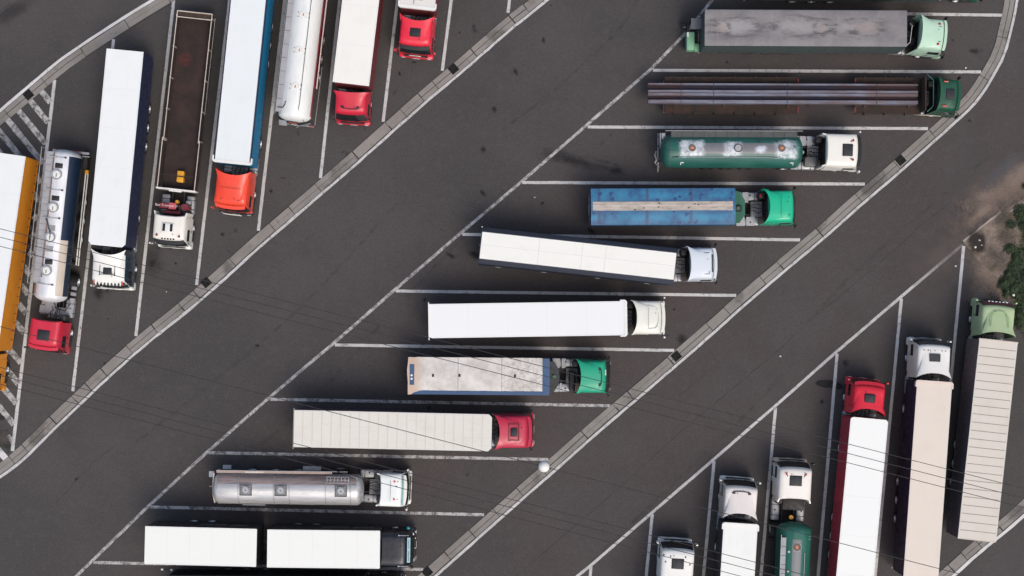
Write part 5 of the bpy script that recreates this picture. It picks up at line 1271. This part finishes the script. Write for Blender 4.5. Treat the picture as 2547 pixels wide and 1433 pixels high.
m = MB(paint('dull pinkish rail', S(178, 158, 150), .6, .4)); m.box(-LT + .3, -2.2, 1.12, 1.27, 2.75, 2.8); m.m(ALU).box(-LT + .3, -1.1, 1.28, 1.31, 2.73, 2.85); m.m(CREAM).box(-LT + 2.3, -LT + 3.6, 1.13, 1.26, 2.801, 2.83); T.p(m, 'walkway', parent=tk)
m = MB(ALU)
for a in (.56, .76, .96): m.box(-2.55, -.95, a - .015, a + .015, 3.30 - (a - .5) * .5, 3.33 - (a - .5) * .5)
for k in range(7): m.box(-2.5 + k * .25, -2.47 + k * .25, .57, .95, 3.2, 3.24)
T.p(m, 'ladder', parent=tk)
m = MB(ALU); m.tube([(-.9, 1.05, 2.95), (-.5, .95, 3.05), (-.25, .6, 2.95), (-.06, .1, 2.75), (-.06, -.3, 2.7), (-.3, -.8, 2.7), (-.55, -1.0, 2.6)], .03); m.cyl((-.2, -.02, 2.9), (-.2, -.02, 3.05), .05, seg=8); T.p(m, 'front_pipe', parent=tk)
m = MB(CREAM); m.tube([(-LT + .15, 1.1, 2.9), (-LT + .02, .6, 2.5), (-LT - .05, 0, 2.2), (-LT + .0, -.5, 2.3), (-LT + .1, -1.05, 2.2)], .05); T.p(m, 'rear_pipe'); m = MB(ALU); m.box(-LT - .45, -LT - .05, .0, .04, 1.5, 1.54).box(-LT - .35, -LT - .0, .75, 1.15, 2.1, 2.16); T.p(m, 'rear_fittings')
m = MB(ALU); m.box(-LT + 6.1, -LT + 7.4, 1.15, 1.5, .9, 1.2, .03); m.box(-LT + .4, -LT + 1.0, 1.2, 1.5, 1.0, 1.1, .02); T.p(m, 'side_locker')
m = MB(ALU); m.tube([(-LT + 2, -1.2, 1.9), (-LT + 3.6, -1.2, 1.9)], .05); m.tube([(-LT + 4, -1.12, 1.8), (-LT + 7, -1.15, 1.8), (-LT + 8.2, -1.0, 1.9)], .02); T.p(m, 'side_pipe')
bogie(T, T.L, ax=(2.4, 4.05, 5.7))
WC = paint('white cab cool', S(236, 241, 242), .35, .06)
C, L, cb = cab(T, (1001, 1221), (946, 1219), 3.1, WC, 'fins', hatch='seam', visor=WHITE, bumper=WHITE, mirror=WHITE, wt=1.14, frame=5.5)
for sgn in (-1, 1):
    m = MB(paint('pink red cap', S(225, 90, 100), .4, .05)); m.cyl((-.95, sgn * .62, 3.1), (-.95, sgn * .62, 3.17), .085, .06, 12); T.p(m, 'beacon_cap', C)
m = MB(paint('pale teal glass', (.25, .42, .40, 1), .3, .1)); m.box(-.42, -.30, -1.0, 1.0, 3.0, 3.06, .03); T.p(m, 'light_board', C)

# --- B10 black road train
T = Rig('road_train', 'black lorry with drawbar trailer, two short white roofed boxes', 'lorry', (664.5, 1364.5), (945, 1367.5), 4.0)
BK = paint('black curtain', (.014, .014, .017, 1), .5, .3)
RW10 = roofmat('white roof sheet', S(238, 240, 238), .03, .03)
L2_ = T.L
boxbody(T, L2_, 2.62, 4.0, RW10, BK, name='front_box', cut=.04)
pr = T.W.inverted() @ at(360, 1356, 4); pf = T.W.inverted() @ at(638, 1363, 4)
o2 = boxbody(T, (pf - pr).length, 2.62, 4.0, RW10, BK, x1=0, name='rear_box', cut=.04)
o2.matrix_local = Matrix.Translation((pf.x, pf.y, 0)) @ Matrix.Rotation(math.atan2((pf - pr).y, (pf - pr).x), 4, 'Z')
TG = paint('faded lettering', (.16, .16, .17, 1), .6, .2)
n = NB('faded letters'); LET = n.fin((.20, .20, .21, 1), .6)
def smudges(par, x0, x1, y, z, nm='lettering'):
    m = MB(LET); x = x0
    while x < x1:
        w_ = random.uniform(.10, .20); m.box(x, x + w_, y, y + .006, z, z + random.uniform(.25, .42)); x += w_ + random.uniform(.07, .12)
    o = m.build(nm); o.parent = par; return o
fb = [c for c in T.root.children if c.name.startswith('front_box')][0]
smudges(fb, -4.2, -2.3, 1.292, 2.1); smudges(fb, -2.0, -.8, 1.292, 2.3); smudges(o2, -4.2, -2.5, 1.292, 2.1); smudges(o2, -2.1, -.9, 1.292, 2.3)
ch = MB(FRAME); ch.box(pr.x + .1, .0, -.5, -.4, .72, 1.0); ch.box(pr.x + .1, 0, .4, .5, .72, 1.0); ch.box(pf.x - 1, -L2_ + .2, -.08, .08, .6, .72); T.p(ch, 'trailer_frame')
for xx in (-L2_ + 1.6, -L2_ + 2.9):
    for sgn in (-1, 1): wheel(T.root, xx, sgn * 1.07)
for xx in (pr.x + 2.6, pr.x + 3.9):
    for sgn in (-1, 1): wheel(T.root, xx, pr.y + sgn * 1.07)
for xx in (-L2_, pr.x):
    m = MB(ALU); yy = 0 if xx == -L2_ else pr.y; m.box(xx, xx + .08, yy - 1.15, yy + 1.15, .45, .57, .02); T.p(m, 'rear_bumper')
m = MB(ALU); m.box(-L2_ + 3.7, -1.2, 1.24, 1.27, .8, .86); m.box(pr.x + .8, pr.x + 2, 1.2, 1.23, .8, .86); T.p(m, 'side_guard')
BC = paint('black blue cab', (.013, .015, .022, 1), .28, .1)
C, L, cb = cab(T, (1012, 1369), (948, 1368), 3.3, BC, 'flat', hatch=None, visor=None, bumper=BC, mirror=BC, wt=1.15, drive=False)
for sgn in (-1, 1): wheel(T.root, -1.36, sgn * 1.03, C)
m = MB(FRAME); m.box(-L - 1.2, -.3, -.5, .5, .6, 1.0); T.p(m, 'chassis', C)
for yy, in ((1.02,), (-1.12,)):
    m = MB(ALU); m.cyl((-.92, yy, 3.28), (-.26, yy, 3.26), .025, seg=8); m.cyl((-.95, yy, 3.25), (-.95, yy, 3.33), .05, seg=8); T.p(m, 'air_horn', C)
m = MB(paint('light blue sign board', S(165, 205, 215), .4, .04)); m.box(-.37, -.15, -.86, .88, 3.22, 3.29, .01); nb_ = T.p(m, 'name_board', C)
m = MB(paint('board letters', (.06, .10, .14, 1), .5, .0)); y = -.76
while y < .72:
    if not (-.06 < y < .03): m.box(-.30, -.22, y, y + random.uniform(.03, .055), 3.291, 3.296)
    y += .085
T.p(m, 'lettering', parent=nb_)
m = MB(paint('turquoise cover', (.02, .25, .28, 1), .25, .05)); m.sphere((-.35, 1.45, 2.6), .14, .12, .14, 12, 8); T.p(m, 'mirror_cap', C)
m = MB(LAMPW)
for a, b in ((1.05, 1.5), (.6, 1.5), (-.1, 1.45)): m.box(.05, .11, a - .05, a + .05, 1.5, 1.6, .02)
m.box(-.05, .03, .92, 1.08, 2.2, 2.35, .02); T.p(m, 'marker_lamps', C)

# --- B11 bottom edge, only its top shows
T = Rig('curtain_lorry', 'black lorry mostly below the bottom edge, under the two-box road train', 'lorry', (416, 1477), (905, 1480), 3.9)
boxbody(T, T.L, 2.5, 3.9, BK, BK); bogie(T, T.L)
m = MB(LAMPW); m.box(-T.L - 1.0, -T.L - .85, 1.22, 1.34, 1.5, 1.62); m.box(-T.L - .35, -T.L - .2, 1.20, 1.3, 1.5, 1.6); m.m(FRAME).box(-T.L - 1.0, -T.L, .9, 1.25, 1.35, 1.5); T.p(m, 'tail_lift')
cab(T, (985, 1482), (922, 1481), 3.2, BC, 'flat')
# --- B0 unseen lorry just above the frame, added to shade the top edge
T = Rig('curtain_lorry', 'unseen dark lorry added for shade beyond the top edge, above the grey tarpaulin lorry', 'lorry', (1870, -66), (2360, -60), 4.0)
boxbody(T, T.L, 2.5, 4.0, TARP, SL); bogie(T, T.L)
cab(T, (2445, -58), (2382, -60), 3.2, DKG, 'tail')

# ================================================================== right block, cabs pointing up the picture
T = Rig('box_lorry', 'white cab with black hatch at the bottom edge, leftmost of the lower right row', 'lorry', (1635, 1965), (1680, 1478), 4.0)
boxbody(T, T.L, 2.5, 4.0, ROOF_W3, BK); bogie(T, T.L)
C, L, cb = cab(T, (1688, 1368), (1683, 1446), 3.35, WHITE, 'flat', hatch='dark', visor=None, bumper=WHITE, mirror=WHITE, wt=1.13, hx=-1.35)
m = MB(BLACK)
for x_, y_ in ((-.8, .52), (-.8, -.52), (-1.2, .85), (-1.3, -.85), (-.75, 1.0)): m.cyl((x_, y_, 3.33), (x_ - .1, y_, 3.38), .04, seg=8)
T.p(m, 'roof_studs', C)

T = Rig('box_lorry', 'white cab with curved black roof slot towing a narrow white box', 'lorry', (1812, 1793), (1842.5, 1304), 4.0)
boxbody(T, T.L, 2.36, 4.0, ROOF_W3, paint('dark navy wall', (.02, .02, .035, 1), .5, .3), fairing=WHITE); bogie(T, T.L)
WP = paint('pinkish white cab', S(240, 232, 230), .38, .1)
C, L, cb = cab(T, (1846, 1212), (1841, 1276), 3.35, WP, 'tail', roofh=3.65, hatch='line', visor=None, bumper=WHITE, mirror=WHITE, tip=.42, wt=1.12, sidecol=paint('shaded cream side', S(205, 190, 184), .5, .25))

T = Rig('tank_lorry', 'green tank lorry with white square-roofed cab and yellow filler cap', 'lorry', (1958, 1740), (1976, 1298), 2.4)
n = NB('green tank two'); x, y, z = n.xyz(); f = n.noise(1.1, 6, .7); c = n.mix(n.ramp(n.noise(1, 5, .6, sc3=(.4, 2, 2)), .35, .65), (.016, .100, .070, 1), (.026, .135, .098, 1))
grey = n.math('MULTIPLY', n.math('MULTIPLY', n.band(y, -.35, .28, .03), n.band(x, -13, -1.1, .05)), n.ramp(z, 3.0, 3.2)); c = n.mix(n.math('MULTIPLY', grey, .9), c, (.19, .19, .195, 1)); GT2 = n.fin(c, .4)
tk = tankmesh(T, T.L, 1.22, 2.30, lambda a, e, x_: GT2, dome=.6)
LT = T.L
m = MB(MESHW); x = -LT + .8
while x < -1.2: m.box(x, x + .6, .70, 1.02, 3.32, 3.36); x += .63
m.m(ALU).box(-LT + .5, -.8, 1.04, 1.07, 3.28, 3.42); T.p(m, 'walkway', parent=tk)
x = (T.W.inverted() @ at(1978, 1361, 3.5)).x
m = MB(paint('brown lid ring', (.16, .11, .09, 1), .7, .4)); m.cyl((x, -.03, 3.40), (x, -.03, 3.56), .27, .25, 20); m.m(paint('orange label', (.6, .2, .08, 1), .5, .1)).box(x - .1, x + .1, -.11, .04, 3.56, 3.57); m.m(ALU).ring((x, -.03, 3.5), .31, .03); T.p(m, 'manhole', parent=tk)
m = MB(ALU); m.tube([(x - .4, -.6, 3.42), (-LT + 1, -.62, 3.42)], .03); m.tube([(-.9, -1.02, 3.0), (-.9, -.85, 3.1), (-1.15, -1.02, 3.0)], .03)
for xx in (x - .35, x - 1.7): m.cyl((xx, .5, 3.3), (xx, .5, 3.46), .08, seg=10)
T.p(m, 'top_pipe', parent=tk)
bogie(T, T.L)
C, L, cb = cab(T, (1981, 1165), (1977, 1241), 3.3, paint('cream white cab', S(242, 237, 232), .4, .1), 'fins', hatch='dark', visor=None, bumper=paint('cream bumper', S(225, 200, 175), .4, .15), mirror=BLACK, wt=1.12, hx=-1.25, horns=2, frame=6.0, tankL=1.5)
m = MB(FRAME); m.box(-L - 1.0, -L - .15, -1.0, .55, 1.0, 1.7, .1, 2); T.p(m, 'equipment_box', C)
m = MB(YEL); m.cyl((-L - 1.45, -.05, 1.9), (-L - 1.45, -.05, 2.1), .15, seg=16); m.m(BLACK).cyl((-L - 1.45, -.05, 1.0), (-L - 1.45, -.05, 1.9), .05, seg=8); T.p(m, 'filler_cap', C)

T = Rig('box_lorry', 'red cab with black hatch in front of long white roofed box with red side', 'lorry', (2118, 1529), (2163, 1041), 4.0)
RS = paint('red side wall', (.40, .022, .045, 1), .4, .1)
boxbody(T, T.L, 2.6, 4.0, roofmat('white roof bright', S(240, 242, 246), .01, .02), RS, rnd=.22, edge=RS); bogie(T, T.L)
R4 = paint('vivid red cab', S(226, 42, 62), .3, .06)
C, L, cb = cab(T, (2166, 960), (2160, 1017), 3.3, R4, 'tail', roofh=3.5, hatch='dark', visor=R4, bumper=R4, mirror=R4, tip=.4, wt=1.07, hx=-1.25)

T = Rig('box_lorry', 'white cab with beige roofed box, between the red lorry and the ribbed trailer', 'lorry', (2290.5, 1437), (2325, 950), 4.0)
NV5 = paint('deep navy curtain', (.012, .014, .045, 1), .5, .15)
BE = roofmat('beige roof', S(224, 213, 203), .10, .08)
boxbody(T, T.L, 2.42, 4.0, BE, NV5, fairing=paint('beige cap', S(226, 208, 200), .5, .1), edge=NV5); bogie(T, T.L)
C, L, cb = cab(T, (2326, 858), (2322, 928), 3.55, paint('bright white cab', S(240, 238, 236), .38, .06), 'tail', roofh=3.85, hatch=None, visor=BLACK, bumper=WHITE, mirror=WHITE, tip=.35, wt=1.12, sidecol=paint('beige white side', S(232, 216, 206), .45, .1))
m = MB(HATCH); m.box(-1.55, -1.0, -.38, .38, 3.62, 3.72, .02); T.p(m, 'roof_hatch', C)
m = MB(GAP)
for yy in (-.75, -.5, 0, .45, .75): m.cyl((-.78, yy, 3.55), (-.78, yy, 3.60), .035, seg=8)
T.p(m, 'roof_studs', C)

T = Rig('container_lorry', 'pale green cab with long beige ribbed roof, rightmost lorry', 'lorry', (2430, 1343), (2484, 848), 4.0)
RB6 = roofmat('ribbed beige roof', S(214, 207, 199), .14, .08)
PL6 = paint('plum grey side', (.13, .105, .11, 1), .5, .3)
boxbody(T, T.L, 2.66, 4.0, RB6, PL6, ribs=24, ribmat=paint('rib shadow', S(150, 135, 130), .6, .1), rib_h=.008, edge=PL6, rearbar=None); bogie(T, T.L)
boxes(T, 'end_frame', CREAM, [(-.05, .06, -1.36, 1.36, 3.85, 4.02), (-T.L - .06, -T.L, -1.33, 1.33, 3.88, 3.99)])
SG = paint('sage green cab', S(180, 200, 158), .45, .15)
C, L, cb = cab(T, (2487, 760), (2481, 826), 3.2, SG, 'tail', roofh=3.6, hatch=None, visor=paint('dark red visor', (.05, .012, .012, 1), .4, .1), bumper=SG, mirror=SG, tip=.25, wt=1.12)
m = MB(paint('sage seam', S(150, 185, 130), .5, .1)); m.tube([(-1.9, .62, 3.58), (-1.2, .58, 3.45), (-.85, .35, 3.36), (-.78, 0, 3.35), (-.85, -.35, 3.36), (-1.2, -.58, 3.45), (-1.9, -.62, 3.58)], .025); T.p(m, 'roof_pressing', C)
m = MB(LAMPW)
for k in range(6): m.box(-.16, -.11, -.6 + k * .25, -.48 + k * .25, 2.98, 3.03)
T.p(m, 'marker_lamps', C)

# ================================================================== overhead lines and marker ball
WIRE = paint('cable', (.032, .030, .031, 1), .7, .2)
def line(y0, y1, z, lab, r=.020):
    def pp(x): return at(x, y0 + (y1 - y0) * x / 2547.0, z)
    a = pp(-1500); b = pp(4000); N_ = 40; m = MB(WIRE); pts = []
    for i in range(N_ + 1):
        t = i / N_; q = a.lerp(b, t); q.z = z; pts.append(q)
    m.tube(pts, r, 6); o = m.build('overhead_cable'); tag(o, lab, 'overhead cable', 'power line cables crossing the lorry park')
line(569, 1215.5, 15.5, 'thin black overhead cable, uppermost of the upper three')
line(590, 1239.5, 15.5, 'thin black overhead cable, middle of the upper three')
line(612.5, 1263, 15.5, 'thin black overhead cable, lowest of the upper three')
line(812.5, 1469, 19.0, 'single thin overhead cable carrying the white and red marker ball')
line(914, 1571, 15.5, 'thin black overhead cable, uppermost of the lower three')
line(934, 1592, 15.5, 'thin black overhead cable, middle of the lower three')
line(955.5, 1616, 15.5, 'thin black overhead cable, lowest of the lower three')
ba = bpy.data.objects.new('marker_ball', None); col.objects.link(ba); p = at(1353, 1161, 19.0); ba.location = p; ba.rotation_euler = (R(-12), R(-7), R(-15))
tag(ba, 'white and red marker ball clamped on the single overhead cable', 'marker ball')
m = MB(paint('ball white', S(240, 238, 236), .4, .06)); m.sphere((0, 0, 0), .335, .335, .335, 28, 10, 0.0, 1.0); m.build('white_half', ba)
m = MB(paint('ball red', (.45, .04, .05, 1), .4, .1)); m.sphere((0, 0, 0), .335, .335, .335, 28, 10, -1.0, 0.0); m.build('red_half', ba)
m = MB(FRAME); m.cyl((-.42, 0, 0), (-.33, 0, 0), .05, seg=8); m.cyl((.33, 0, 0), (.42, 0, 0), .05, seg=8); m.ring((0, 0, -.005), .338, .012, 28); m.build('clamp', ba)
